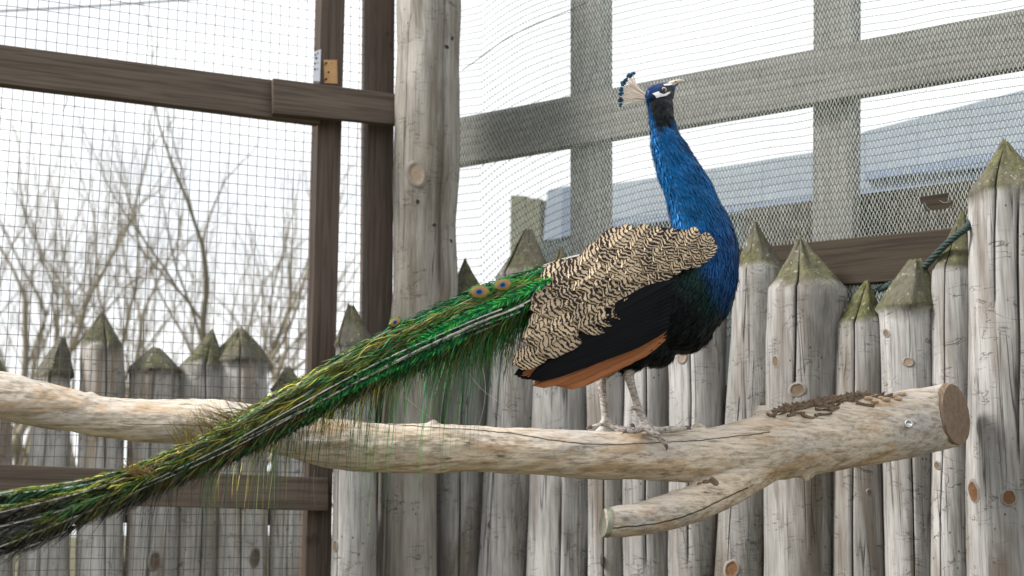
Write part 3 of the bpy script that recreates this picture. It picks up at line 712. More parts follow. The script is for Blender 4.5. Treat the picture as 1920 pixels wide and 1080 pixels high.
        cpt = P(x, y, Yc); V = [cpt]; K = 40; Fc = []; out = Vector((dirx, -abs(yaw) / r * 1.2, 0)).normalized(); V[0] = cpt + out * .008
        for q in (.5, .95, 1.0):
            for j in range(K):
                a = j * 2 * math.pi / K; rr = r * q * (1 + .02 * math.sin(3 * a + 1)); V.append(P(x - yaw * q * math.sin(a) + tilt * math.cos(a) * q, y - rr * math.cos(a), Yc - rr * math.sin(a) * Yc / F) + out * (.008 if q < 1 else -.008))
        for j in range(K):
            Fc.append((0, 1 + j, 1 + (j + 1) % K))
            for b in (0, 1): Fc.append((1 + b * K + j, 1 + (b + 1) * K + j, 1 + (b + 1) * K + (j + 1) % K, 1 + b * K + (j + 1) % K))
        return mesh('cut_end', V, Fc, e.m, root, False, origin=cpt)
    cut_end(1788, 778, 59.5, Yp(1788), 1, 'end', (.27, .195, .14), 26, -8)
    cut_end(1137, 980, 29, Yp(1137) - .02 - .00012 * 303, -1, 'fork_end', (.34, .34, .27), -9, 3)
    # bolt
    c0 = P(1703, 795, Yp(1703) - 64 * Yp(1703) / F + .004); R_ = 8.5 * c0.y / F; V = []; Fc = []; K = 18; nrm = Vector((.0, -1, .12)).normalized(); u = Vector((1, 0, 0)); w = u.cross(nrm)
    for (q, h) in [(1.0, -.5), (1.0, .25), (.85, .5), (.62, .55), (.60, .30), (0.01, .28)]:
        for j in range(K): a = j * 2 * math.pi / K; V.append(c0 + u * (math.cos(a) * q * R_) + w * (math.sin(a) * q * R_) + nrm * (h * R_))
    for i in range(5):
        for j in range(K): Fc.append((i * K + j, i * K + (j + 1) % K, (i + 1) * K + (j + 1) % K, (i + 1) * K + j))
    mesh('bolt', V, Fc, M['steel'], root, True, origin=c0)
    # ragged bark left on the upper side, loose husks lying on it
    bvh = BVHTree.FromPolygons([Vector(v) + o0 for v in co.tolist()], [tuple(p.vertices) for p in me.polygons])
    def on_top(px, Yo):
        x = P(px, 760, Yp(px) - Yo); h = bvh.ray_cast(Vector((x.x, x.y, x.z + .5)), Vector((0, 0, -1)))
        return h[0], h[1]
    rs = random.Random(5)
    for i in range(150):
        px = rs.triangular(1420, 1660, 1560); q, nn = on_top(px, rs.triangular(-.03, .078, .0))
        if q is None: continue
        L = rs.uniform(.005, .030); W = rs.uniform(.002, .008); a = rs.uniform(-.5, .5); d1 = Vector((math.cos(a), math.sin(a), rs.uniform(-.3, .5))).normalized(); d2 = nn.cross(d1).normalized()
        V = []; n_ = 5
        for k in range(n_):
            u_ = k / (n_ - 1) - .5; w_ = W * (1 - (2 * u_) ** 2 * rs.uniform(.5, .95)) * rs.uniform(.6, 1.2); lift = nn * (.003 + .010 * rs.random() * abs(u_))
            cpt = q + d1 * (u_ * L * 2) + lift; V += [cpt - d2 * w_, cpt + d2 * w_ * rs.uniform(.6, 1), cpt + nn * .005 + d2 * w_ * .2 * rs.uniform(-1, 1), cpt - nn * .008]
        Fc = []
        for k in range(n_ - 1): b = k * 4; Fc += [(b, b + 2, b + 6, b + 4), (b + 2, b + 1, b + 5, b + 6), (b + 1, b + 3, b + 7, b + 5), (b + 3, b, b + 4, b + 7)]
        mesh('bark_flake', V, Fc, M['bark'], root, False, origin=q)
    HUSK = ['tan seed husk on the branch, nearest the dark ragged bark', 'second tan husk on the branch counting from the ragged bark', 'third tan husk on the branch counting from the ragged bark', 'tan husk in the middle of the row of seven on the branch',
            'third tan husk on the branch counting from the sawn end', 'second tan husk on the branch counting from the sawn end', 'tan husk on the branch above the bolt, nearest the sawn end']
    for i, px in enumerate([1628, 1640, 1652, 1661, 1676, 1684, 1692]):
        q, nn = on_top(px, .045 + .012 * (i % 2))
        if q is None: continue
        bm = bmesh.new(); bmesh.ops.create_icosphere(bm, subdivisions=2, radius=rs.uniform(.006, .010))
        for v in bm.verts: v.co.x *= 1.4; v.co.z *= .75; v.co *= 1 + .2 * mnoise.noise(v.co * 180 + Vector((i, 0, 0)))
        m2 = bpy.data.meshes.new('husk'); bm.to_mesh(m2); bm.free(); ho = link('husk', m2, M['pebble'], None); ho.location = q + nn * .003
        tag(ho, HUSK[i], 'husk', 'husks on the branch')
    # black dead knot in the crotch of the fork
    for (x, y, r) in [(1338, 905, 10), (1324, 906, 7), (1312, 910, 5)]:
        bm = bmesh.new(); bmesh.ops.create_icosphere(bm, subdivisions=3, radius=r * Yp(1338) / F)
        for v in bm.verts: v.co *= 1 + .35 * mnoise.noise(v.co * 70 + Vector((x, 0, 0)))
        m2 = bpy.data.meshes.new('dead_knot'); bm.to_mesh(m2); bm.free(); ko = link('dead_knot', m2, M['bark'], None); ko.location = P(x, y, Yp(1338) - .06); set_parent(ko, root)
    return body, bvh
PERCH, PERCH_BVH = perch()
# ------------------------------------------------------------------ peacock
def Yb(px): return 3.92 + (np.asarray(px, float) - 1190) * .0006
def B(px, py, d=0.0):                        # a point of the bird: place in its own (slightly turned) plane, d metres out of it
    return Pn(px, py, Yb(px) - d)
S_ = 3.92 / F
CEN = np.array([                              # tail root -> back -> breast -> neck -> head: x, y, half height, half thickness
    (975, 606, 16, 16), (1010, 594, 36, 36), (1060, 582, 60, 58), (1120, 570, 86, 74), (1180, 558, 104, 86), (1240, 546, 116, 94), (1287, 520, 105, 90), (1315, 478, 74, 72),
    (1316, 438, 59, 57), (1306, 400, 50, 49), (1290, 355, 44, 42), (1267, 308, 38, 36), (1250, 265, 29.5, 29), (1242, 232, 24, 24), (1239, 205, 23, 22.5), (1238, 188, 22, 21)], float)
def cen_loft(rows, k=32, m=110):
    rows = catmull(rows, m); t = np.gradient(rows[:, :2], axis=0); t /= np.linalg.norm(t, axis=1)[:, None]
    n = np.stack([-t[:, 1], t[:, 0]], 1); an = np.arange(k) * 2 * math.pi / k; rings = []
    for (x, y, r, q), nn in zip(rows, n):
        rings.append(B(x + nn[0] * r * np.cos(an), y + nn[1] * r * np.cos(an), q * S_ * np.sin(an)))
    return loft_arrays(rings)
def chain(pts, k=14, m=26):                   # (px, py, d, r px) -> round limb
    p = catmull(pts, m); W = B(p[:, 0], p[:, 1], p[:, 2]); V, Q = tube_arrays(W, p[:, 3] * S_, k); n = len(p)
    Fc = [tuple(q) for q in Q.tolist()] + [tuple(range(k))[::-1], tuple((n - 1) * k + j for j in range(k))]
    return V, Fc
def blob(c, ax, d=0.0, rot=0.0, k=20):        # ellipsoid: centre px, radii (x, y, depth) in px
    V = []; Fc = []; ca, sa = math.cos(rot), math.sin(rot)
    for i in range(k // 2 + 1):
        th = math.pi * i / (k // 2)
        for j in range(k):
            a = 2 * math.pi * j / k; x = math.cos(th) * ax[0]; y = math.sin(th) * math.cos(a) * ax[1]; z = math.sin(th) * math.sin(a) * ax[2]
            V.append(B(c[0] + x * ca - y * sa, c[1] + x * sa + y * ca, d + z * S_))
    for i in range(k // 2):
        for j in range(k): Fc.append((i * k + j, i * k + (j + 1) % k, (i + 1) * k + (j + 1) % k, (i + 1) * k + j))
    return np.array(V), Fc
DN, DF_ = .035, -.055                         # the near and the far leg
pieces = [cen_loft(CEN), blob((1237, 177), (28, 22, 21), 0, -.30), blob((1250, 168), (18, 13, 13), 0, -.35), blob((1222, 182), (13, 14, 15), 0, 0),
    blob((1262, 600), (78, 62, 72), 0, .35), blob((1215, 640), (58, 46, 60), 0, .5),
    # near leg: thigh, shank, foot with three toes forward and one back
    chain([(1235, 600, DN, 48), (1205, 655, DN, 30), (1184, 688, DN, 15), (1178, 698, DN, 11), (1186, 730, DN, 7.8), (1196, 762, DN, 7.6), (1208, 792, DN, 9), (1213, 803, DN, 10)]),
    chain([(1208, 797, DN, 9), (1228, 806, DN + .01, 7.2), (1250, 806, DN + .012, 6.8), (1272, 804, DN + .012, 6.4), (1287, 803, DN + .012, 5)], 10, 20),
    chain([(1208, 795, DN, 9), (1218, 808, DN + .035, 7.5), (1232, 816, DN + .05, 6.6), (1243, 826, DN + .055, 6), (1249, 835, DN + .055, 4.6)], 10, 20),
    chain([(1208, 797, DN, 9), (1196, 806, DN + .01, 7), (1184, 808, DN + .02, 6), (1174, 808, DN + .02, 5)], 10, 14),
    chain([(1208, 796, DN, 8), (1215, 805, DN - .03, 7), (1232, 808, DN - .045, 6), (1246, 808, DN - .05, 5)], 10, 14),
    chain([(1192, 764, DN + .002, 6), (1186, 766, DN + .004, 4.6), (1180, 768, DN + .006, 2.6)], 8, 8),
    # far leg
    chain([(1200, 620, DF_, 44), (1160, 668, DF_, 26), (1134, 700, DF_, 13), (1128, 715, DF_, 9), (1131, 745, DF_, 7.6), (1134, 772, DF_, 7.6), (1136, 790, DF_, 9)]),
    chain([(1136, 788, DF_, 9), (1150, 801, DF_ + .01, 7.4), (1164, 807, DF_ + .02, 6.8), (1178, 803, DF_ + .02, 6.2), (1184, 798, DF_ + .02, 4.4)], 10, 18),
    chain([(1136, 788, DF_, 9), (1128, 796, DF_ + .004, 6.6), (1116, 800, DF_ + .006, 5.4), (1107, 802, DF_ + .006, 4.2)], 10, 14),
    chain([(1136, 788, DF_, 8), (1150, 800, DF_ - .03, 6.6), (1170, 803, DF_ - .05, 5)], 10, 12)]
bme = remesh_join(pieces, .0038, 5, 'peacock_body')
BO = Vector(B(1200, 806, 0)); nb = len(bme.vertices); bco = np.empty(nb * 3, np.float32); bme.vertices.foreach_get('co', bco); bco = bco.reshape(-1, 3).astype(float)
bno = np.empty(nb * 3, np.float32); bme.vertices.foreach_get('normal', bno); bno = bno.reshape(-1, 3).astype(float)
def projn(c):
    y, z = c[:, 1], c[:, 2] - CAMZ; fz = y * cp_ + z * sp_; uy = -y * sp_ + z * cp_
    return 960 + F * c[:, 0] / fz, 540 - F * uy / fz
def sstep(a, b, x): t = np.clip((x - a) / (b - a), 0, 1); return t * t * (3 - 2 * t)
BLUE = np.array((.004, .095, .27)); DEEP = np.array((.003, .040, .15)); BLACK = np.array((.0055, .0085, .0095)); GREENB = np.array((.004, .022, .018)); TEAL = np.array((.004, .085, .20)); LEG = np.array((.47, .43, .39))
def zone(x, y):
    """plumage colour at a place on the body"""
    n = len(x); c = np.tile(BLUE, (n, 1)); mixc = lambda c, t, k: c * (1 - k[:, None]) + t * k[:, None]
    c = mixc(c, DEEP, sstep(345, 470, y) * .7)
    c = mixc(c, TEAL, np.exp(-((x - 1300) / 40) ** 2 - ((y - 400) / 30) ** 2) * .5)
    xb = 1304 + (y - 470) * .5                              # blue breast shades into the black-green flank and belly
    c = mixc(c, GREENB, sstep(22, -22, x - xb) * sstep(452, 486, y)); c = mixc(c, BLACK, sstep(-15, -75, x - xb) * sstep(455, 490, y)); c = mixc(c, BLACK, sstep(555, 625, y) * .85)
    c = mixc(c, BLACK, sstep(1275, 1235, x) * sstep(425, 450, y))
    # head: dark face and throat, blue crown and nape
    axis = 1236 + (y - 205) * .20
    fy = sstep(262, 232, y) * sstep(160, 176, y + (x - 1240) * .25); fx = sstep(-17, -9, x - axis) * sstep(24 + (y > 236) * -14, 14 + (y > 236) * -18, x - axis)
    fx = np.where(y < 222, sstep(-19, -12, x - axis), fx)
    c = mixc(c, BLACK, np.clip(fy * fx, 0, 1) * (y < 265))
    c = mixc(c, np.array((.004, .032, .13)), sstep(182, 168, y + (x - 1235) * .35) * (y < 200))
    legm = sstep(688, 698, y); c = mixc(c, LEG, legm)
    return c, legm
bx_, by_ = projn(bco); colr, legm = zone(bx_, by_); jit = RNG.uniform(.75, 1.25, (nb, 1)); colr = colr * jit
# scales on the shanks, soft unevenness in the plumage
dsp = np.array([.0035 * mnoise.noise(tuple(c * 26)) + .0016 * mnoise.noise(tuple(c * 90)) for c in bco]); bco = bco + bno * (dsp * (1 - .75 * legm))[:, None]
bme.vertices.foreach_set('co', (bco - np.array(BO)).astype(np.float32).ravel())
a = bme.attributes.new('col', 'FLOAT_COLOR', 'POINT'); a.data.foreach_set('color', np.concatenate([colr, np.ones((nb, 1))], 1).astype(np.float32).ravel())
a = bme.attributes.new('leg', 'FLOAT', 'POINT'); a.data.foreach_set('value', legm.astype(np.float32))
bme.polygons.foreach_set('use_smooth', [True] * len(bme.polygons)); bme.update()
t = NT('plumage', .42, .35); c = t.attr('col', 'Color'); lg = t.attr('leg'); sc_ = t.noise(t.coords((90, 90, 200), False), 1, 3); bl = t.noise(t.coords((30, 30, 45), False), 1, 3)
legc = t.mix(t.ramp(sc_, [(.35, 1), (.6, 0)]), c, (.16, .13, .115)); legc = t.mix(t.ramp(bl, [(.55, 0), (.7, .6)]), legc, (.55, .52, .46))
t.base(t.mix(lg, t.mix(t.ramp(bl, [(.35, .45), (.6, 0)]), c, (.003, .006, .02)), legc)); t.l(t.math('MULTIPLY', t.math('SUBTRACT', 1.0, lg), .45), t.b.inputs['Metallic'])
t.l(t.math('ADD', .42, t.math('MULTIPLY', lg, .3)), t.b.inputs['Roughness']); t.bump(sc_, .35, .003); M['plumage'] = t.m
t = NT('iridescent_feathers', .50, .12, .35); c = t.attr('col', 'Color'); t.base(c); M['irid'] = t.m
bird = empty('peacock', BO, 'blue peacock with barred wing and long green train standing on the branch', 'bird')
body = link('body', bme, M['plumage'], None); body.location = BO; set_parent(body, bird)
BB = BVHTree.FromPolygons([Vector(v) for v in bco.tolist()], [tuple(p.vertices) for p in bme.polygons])
def drape(px, py, lift=.001):
    d = ray(px, py); h = BB.ray_cast(Vector((0, 0, CAMZ)), d.normalized())
    if h[0] is None: return None
    return h[0] - d.normalized() * lift, h[1]

# small contour feathers on neck, breast and belly
cl_ = catmull(CEN, 160)[::-1]; cl_t = np.gradient(cl_[:, :2], axis=0); cl_t /= np.linalg.norm(cl_t, axis=1)[:, None]
def contour():
    acc = Acc(); tri = np.array([len(p.vertices) for p in bme.polygons]); nv = RNG.choice(nb, 90000, replace=True)
    x, y = bx_[nv], by_[nv]; ok = (y < 690) & (y > 158) & (x > 1150); ok &= ~((y < 190) & (x > 1228)); nv = nv[ok]; x, y = x[ok], y[ok]
    p = bco[nv] + RNG.normal(0, .0012, (len(nv), 3)); n = bno[nv]
    idx = np.argmin((x[:, None] - cl_[None, :, 0]) ** 2 + (y[:, None] - cl_[None, :, 1]) ** 2, 1); tt = cl_t[idx]
    W0 = B(x, y); W1 = B(x + tt[:, 0] * 5, y + tt[:, 1] * 5); f = W1 - W0; f /= np.linalg.norm(f, axis=1)[:, None]
    f = f - n * np.sum(f * n, 1)[:, None] + RNG.normal(0, .11, f.shape); f /= np.linalg.norm(f, axis=1)[:, None] + 1e-9
    s = np.cross(n, f); s /= np.linalg.norm(s, axis=1)[:, None] + 1e-9
    sz = np.interp(y, [150, 200, 260, 430, 520, 690], [4, 5, 11, 13, 14, 16]) * RNG.uniform(.7, 1.3, len(y)); L = sz * S_; w = L * RNG.uniform(.07, .14, len(y))
    nape = np.exp(-((x - np.interp(y, [190, 250, 300, 350, 400, 430], [1216, 1221, 1227, 1240, 1258, 1266])) / 9) ** 2) * (y > 190) * (y < 425)
    lift = (.0003 + .0008 * RNG.random(len(y)) + nape * .006 * RNG.random(len(y))) ; base = p - n * .0008
    e = lambda a, b, h: base + f * (L * a)[:, None] + s * (w * b)[:, None] + n * h[:, None]
    V = np.stack([e(0, -.35, lift * 0), e(0, .35, lift * 0), e(.5, -1, lift * .7), e(.5, 1, lift * .7), e(1.0, -.18, lift), e(1.0, .18, lift)], 1).reshape(-1, 3)
    k = np.arange(len(y))[:, None] * 6; Q = np.concatenate([k + np.array([[0, 1, 3, 2]]), k + np.array([[2, 3, 5, 4]])])
    c, _ = zone(x, y); c = c * RNG.uniform(.75, 1.25, (len(y), 1)) * np.array([.7 + .6 * max(0, min(1, .5 + 1.1 * mnoise.noise((a_ * .035, b_ * .035, 3)))) for a_, b_ in zip(x, y)])[:, None]; red = RNG.random(len(y)) < .05; c[red & (y < 450)] *= np.array([6, .8, .8])
    acc.add(V, Q, col=np.repeat(np.concatenate([np.clip(c, 0, 1), np.ones((len(y), 1))], 1), 6, 0)); acc.build('contour_plumage', M['irid'], bird, kind='stuff')
contour()

# ---- head
def patch(name, poly, mat, lift=.0014, sub=3):
    bm = bmesh.new(); vs_ = [bm.verts.new((x, y, 0)) for x, y in poly]; f = bm.faces.new(vs_); bmesh.ops.triangulate(bm, faces=[f]); bmesh.ops.subdivide_edges(bm, edges=bm.edges[:], cuts=sub, use_grid_fill=True)
    for v in bm.verts:
        h = drape(v.co.x, v.co.y, lift); v.co = h[0] if h else Vector(B(v.co.x, v.co.y, 0))
    o0 = sum((v.co for v in bm.verts), Vector()) / len(bm.verts)
    for v in bm.verts: v.co -= o0
    me = bpy.data.meshes.new(name); bm.to_mesh(me); bm.free(); me.polygons.foreach_set('use_smooth', [True] * len(me.polygons)); o = link(name, me, mat, None); o.location = o0; set_parent(o, bird); return o
M['face'] = plain('white_facial_skin', (.78, .79, .78), .6, vary=.12, scale=200); M['lore'] = plain('black_lore', (.008, .009, .012), .5)
M['horn'] = plain('horn_beak', (.50, .44, .38), .45, vary=.25, scale=90); M['eye'] = plain('brown_iris', (.10, .075, .055), .15, spec=.6); M['lid'] = plain('grey_eyelid', (.42, .42, .42), .6); M['pupil'] = plain('pupil', (.004, .004, .004), .05, spec=.8, vary=0)
patch('cheek_patch', [(1223, 175.5), (1229, 173), (1235, 171), (1238, 174.5), (1245, 176.5), (1251, 173), (1257, 171.5), (1256, 175), (1250, 179), (1243, 181), (1236, 182), (1231, 184), (1228, 179)], M['face'], .0022)
patch('brow_stripe', [(1243.5, 158.5), (1249, 156.8), (1256, 156.2), (1261, 157), (1260, 159), (1253, 160.2), (1246, 160.3)], M['face'], .0020)
patch('lore_patch', [(1238, 165), (1243, 161.5), (1252, 161), (1260, 160), (1260, 168), (1255, 171), (1250, 172), (1244, 175), (1238, 172)], M['lore'], .0012)
h = drape(1244.5, 168, 0); ec = h[0]; er = 5.6 * S_; ev = Vector((0.05, -1, .0)).normalized()
def disc(name, r, off, mat, bulge, parent):
    V = []; Fc = []; K = 20; u = Vector((1, 0, 0)); w = u.cross(ev).normalized()
    for (q, hh) in [(1, 0), (.85, .35), (.55, .75), (.0, 1.0)]:
        for j in range(K): an = j * 2 * math.pi / K; V.append(ec + u * (math.cos(an) * q * r) + w * (math.sin(an) * q * r * .92) + ev * (off + hh * bulge))
    for i in range(3):
        for j in range(K): Fc.append((i * K + j, i * K + (j + 1) % K, (i + 1) * K + (j + 1) % K, (i + 1) * K + j))
    return mesh(name, V, Fc, mat, parent, True, origin=ec)
lid = disc('eyelid', er * 1.05, -.0005, M['lid'], .0028, bird); eye = disc('eye', er * .72, .0012, M['eye'], .0030, bird); disc('pupil', er * .36, .0033, M['pupil'], .0016, eye)
def beak(name, pts, mat):                     # px, py, half height, half thickness
    p = catmull(pts, 16); t_ = np.gradient(p[:, :2], axis=0); t_ /= np.linalg.norm(t_, axis=1)[:, None]; n_ = np.stack([-t_[:, 1], t_[:, 0]], 1); an = np.arange(14) * 2 * math.pi / 14; rings = []
    for (x, y, r, q), nn in zip(p, n_): rings.append(B(x + nn[0] * r * np.cos(an), y + nn[1] * r * np.cos(an), q * S_ * np.sin(an)))
    V, Fc = loft_arrays(rings); return mesh(name, V, Fc, mat, bird, True, origin=V.mean(0))
ub = beak('upper_beak', [(1254, 161, 6.5, 8), (1260, 157.5, 6.2, 7.5), (1267, 154.2, 4.8, 5.8), (1274, 152.2, 3.6, 4.2), (1280, 152.0, 2.4, 2.6), (1283.5, 153.4, .7, .8)], M['horn'])
beak('lower_beak', [(1252, 167, 4.5, 6), (1258, 165.5, 3.4, 5), (1264, 162.0, 2.4, 3.6), (1270, 158.0, 1.5, 2.2), (1273, 156.4, .5, .6)], M['lore'])
h = drape(1262, 156, 0)
nv_ = B(1266, 153.4, 5.6 * S_); bm = bmesh.new(); bmesh.ops.create_icosphere(bm, subdivisions=2, radius=1.4 * S_)
for v in bm.verts: v.co.x *= 2.4; v.co.y *= .5
m2 = bpy.data.meshes.new('nostril'); bm.to_mesh(m2); bm.free(); no_ = link('nostril', m2, M['pupil'], None); no_.location = nv_; no_.rotation_euler = (0, -.4, 0); set_parent(no_, ub)
# crest: bare shafts with small fan tips
M['shaft'] = plain('crest_shaft', (.78, .69, .61), .6, vary=.1); t = NT('crest_tip', .45, .4, .3); t.base(t.mix(t.noise(t.coords((1, 1, 1)), 150, 3), (.003, .010, .035), (.006, .085, .17))); M['tip'] = t.m
ctip = catmull([(1187, 137.5), (1178, 144), (1171, 153), (1166, 164), (1163.5, 175), (1162.5, 186), (1163, 199)], 22)
for i, (x, y) in enumerate(ctip):
    d0 = (random.random() - .5) * .012; d1 = d0 + (random.random() - .5) * .035; x += random.uniform(-1.5, 1.5)
    p = catmull([(1215, 184 + (i - 10) * .5, d0, .8), (1195 - abs(i - 11) * .0, (y + 2 * 182) / 3 + (y - 182) * .10, (d0 + d1) / 2, .55), (x, y, d1, .42)], 9)
    W = B(p[:, 0], p[:, 1], p[:, 2]); V, Q = tube_arrays(W, p[:, 3] * S_ * 2.0, 5); cf = mesh('crest_feather', V, Q, M['shaft'], bird, True, origin=W[0])
    if i % 3 == 1: continue
    bm = bmesh.new(); bmesh.ops.create_icosphere(bm, subdivisions=2, radius=1.0); r = random.choice([2.6, 3.4, 4.2, 5.0]) * S_
    for v in bm.verts: v.co *= r * (1 + .45 * mnoise.noise(v.co * 2.2 + Vector((i * 3, 0, 0)))); v.co.y *= .55; v.co.z *= .85; v.co.x *= 1.15
    m2 = bpy.data.meshes.new('crest_tip'); bm.to_mesh(m2); bm.free(); ct = link('crest_tip', m2, M['tip'], None); ct.location = B(x, y, d1); set_parent(ct, cf)

# claws
M['claw'] = plain('dark_claw', (.13, .10, .09), .5)
for pts in [[(1284, 803, DN + .012, 4.6), (1290, 802, DN + .014, 3.8), (1296, 805, DN + .014, 1)], [(1247, 832, DN + .055, 4.2), (1250, 838, DN + .056, 3.2), (1249, 845, DN + .056, .8)],
            [(1109, 801, DF_ + .006, 4), (1104, 801, DF_ + .008, 3.2), (1099, 805, DF_ + .008, .8)], [(1182, 799, DF_ + .02, 4), (1187, 797, DF_ + .022, 3.4), (1190, 802, DF_ + .022, .8)], [(1176, 808, DN + .02, 4), (1171, 809, DN + .02, 3), (1167, 813, DN + .02, .7)]]:
    V, Fc = chain(pts, 8, 8); mesh('claw', V, Fc, M['claw'], bird, True, origin=V.mean(0))

# ---- wing
WS, WE = np.array([1335., 462.]), np.array([955., 700.]); wax = (WE - WS); WL = np.linalg.norm(wax); wax /= WL; wno = np.array([wax[1], -wax[0]])      # wno points up-left
if wno[1] > 0: wno = -wno
def wing_d(x, y):
    u = ((x - WS[0]) * wax[0] + (y - WS[1]) * wax[1]) / WL; v = (x - WS[0]) * wno[0] + (y - WS[1]) * wno[1]
    q = np.where(v > 20, np.clip((v - 20) / 130, 0, 1.3), np.clip((v - 20) / 230, -1.3, 0))
    return (.150 - .045 * np.clip(u, 0, 1.2) ** 1.3) * (1 - .42 * q * q) * np.clip(1 - np.clip(.02 - u, 0, 1) * 2.2, .2, 1) + .004
def feather(name, root, dirv, L, W, mat, parent, lift0=0.0, lift1=.004, curve=0.0, bars=9.0, blunt=.55, nseg=14, thick=.0006, fray=0.0, seed=0, camber=.0018):
    """a vane with rachis: outline from root along dirv, in the plane of the wing; attribute fv = (across, along in bars, random)"""
    rs = random.Random(seed); dirv = np.array(dirv, float); dirv /= np.linalg.norm(dirv); pn = np.array([-dirv[1], dirv[0]]); V = []; fv = []; cols = np.array([-1, -.6, -.12, 0, .12, .6, 1.]); K = len(cols); rr = rs.random()
    for i in range(nseg + 1):
        t_ = i / nseg; prof = min(1, (t_ / .28) ** .6) if t_ < .28 else 1.0
        if t_ > blunt: prof *= math.sqrt(max(0, 1 - ((t_ - blunt) / (1 - blunt)) ** 2.2))
        w = W * max(prof, .03); cx = root + dirv * (L * t_) + pn * (curve * L * t_ * t_)
        for c in cols:
            fr = 0 if abs(c) < .9 else fray * rs.uniform(-1, 1)
            q = cx + pn * (c * w * (1 + fr)) - dirv * (abs(c) * W * .28 * (1 if t_ > .05 else 0))
            d = wing_d(q[0], q[1]) + lift0 + (lift1 - lift0) * t_ + camber * (1 - c * c) * (.6 if c else 1) + (.0009 if c == 0 else 0)
            V.append((q[0], q[1], d)); fv.append((c, t_ * L / bars, rr))
    V = np.array(V); Wd = B(V[:, 0], V[:, 1], V[:, 2]); n = len(Wd); i = np.arange(nseg)[:, None] * K; j = np.arange(K - 1)[None]
    Q = np.stack([i + j, i + j + 1, i + K + j + 1, i + K + j], -1).reshape(-1, 4)
    return mesh(name, Wd, Q, mat, parent, True, {'fv': np.array(fv)}, origin=Wd[0])
def barred():
    t = NT('barred_covert', .65, .25); v = t.attr('fv', 'Vector'); sep = t.n('ShaderNodeSeparateXYZ'); t.l(v, sep.inputs[0])
    oc = t.coords((1, 1, 1), True); n1 = t.noise(oc, 70, 3, .6); n2 = t.noise(oc, 210, 2)
    ph = t.math('ADD', sep.outputs['Y'], t.math('MULTIPLY', t.math('SUBTRACT', n1, .5), 2.0)); ph = t.math('ADD', ph, t.math('MULTIPLY', t.math('MULTIPLY', sep.outputs['X'], sep.outputs['X']), .55))
    ph = t.math('ADD', ph, t.math('MULTIPLY', sep.outputs['Z'], 5.0))
    s = t.math('SINE', t.math('MULTIPLY', ph, 2 * math.pi)); s = t.math('ADD', s, t.math('MULTIPLY', t.math('SUBTRACT', n2, .5), 1.1))
    s = t.math('ADD', s, t.math('MULTIPLY', t.math('SUBTRACT', t.math('FRACT', t.math('MULTIPLY', sep.outputs['Z'], 5.3)), .5), .9))
    f = t.ramp(t.math('ADD', t.math('MULTIPLY', s, .5), .5), [(.43, 0), (.56, 1)])
    cream = t.mix(n1, (.54, .41, .275), (.68, .56, .41)); c = t.mix(f, cream, (.021, .015, .013))
    rim = t.ramp(t.math('ABSOLUTE', sep.outputs['X']), [(.90, 0), (1.0, .0)]); rac = t.ramp(t.math('ABSOLUTE', sep.outputs['X']), [(.03, .8), (.09, 0)])
    c = t.mix(t.math('MULTIPLY', rac, .6), c, (.06, .045, .035)); tn = t.math('FRACT', t.math('MULTIPLY', sep.outputs['Z'], 13.7)); c = t.mix(1.0, c, t.mix(tn, (.72, .70, .68), (1.12, 1.1, 1.06)), 'MULTIPLY'); c = t.mix(t.math('MULTIPLY', t.ramp(t.math('ABSOLUTE', sep.outputs['X']), [(.86, 0), (.98, 1)]), .55), c, (.05, .038, .03)); t.base(c); return t.m
def vane(name, a, b, rach, rough=.5):
    t = NT(name, rough, .12); v = t.attr('fv', 'Vector'); sep = t.n('ShaderNodeSeparateXYZ'); t.l(v, sep.inputs[0])
    cm = t.n('ShaderNodeCombineXYZ'); ph = t.math('ADD', sep.outputs['Y'], t.math('MULTIPLY', t.math('ABSOLUTE', sep.outputs['X']), .9)); t.l(ph, cm.inputs[0]); t.l(t.math('MULTIPLY', sep.outputs['Z'], 9), cm.inputs[1])
    n = t.noise(cm.outputs[0], 5.5, 4, .7); c = t.mix(n, a, b); c = t.mix(t.ramp(t.math('ABSOLUTE', sep.outputs['X']), [(.04, 1), (.08, 0)]), c, rach); tn = t.math('FRACT', t.math('MULTIPLY', sep.outputs['Z'], 13.7)); c = t.mix(1.0, c, t.mix(tn, (.70, .68, .66), (1.2, 1.15, 1.1)), 'MULTIPLY'); c = t.mix(t.math('MULTIPLY', t.ramp(t.math('ABSOLUTE', sep.outputs['X']), [(.90, 0), (1.0, 1)]), .5), c, tuple(q * .35 for q in a)); t.base(c); t.bump(n, .4, .002); return t.m
M['barred'] = barred(); M['rufous'] = vane('rufous_primary', (.33, .115, .048), (.58, .26, .125), (.17, .055, .028)); M['blackvane'] = vane('black_secondary', (.0035, .004, .006), (.009, .011, .015), (.006, .006, .008), .72)
WTOP = np.array([(1336, 455), (1300, 441), (1262, 436), (1190, 436), (1140, 450), (1095, 470), (1050, 497), (1015, 522), (1000, 548), (990, 585), (985, 620), (962, 672), (955, 702)], float)
WBOT = np.array([(1336, 470), (1322, 490), (1298, 502), (1262, 512), (1232, 530), (1205, 552), (1186, 580), (1165, 594), (1126, 602), (1088, 620), (1048, 646), (1005, 676), (968, 704)], float)
def inside(x, y, poly):
    r = False; n = len(poly); j = n - 1
    for i in range(n):
        xi, yi = poly[i]; xj, yj = poly[j]
        if (yi > y) != (yj > y) and x < (xj - xi) * (y - yi) / (yj - yi + 1e-12) + xi: r = not r
        j = i
    return r
WPOLY = np.concatenate([WTOP, WBOT[::-1]])
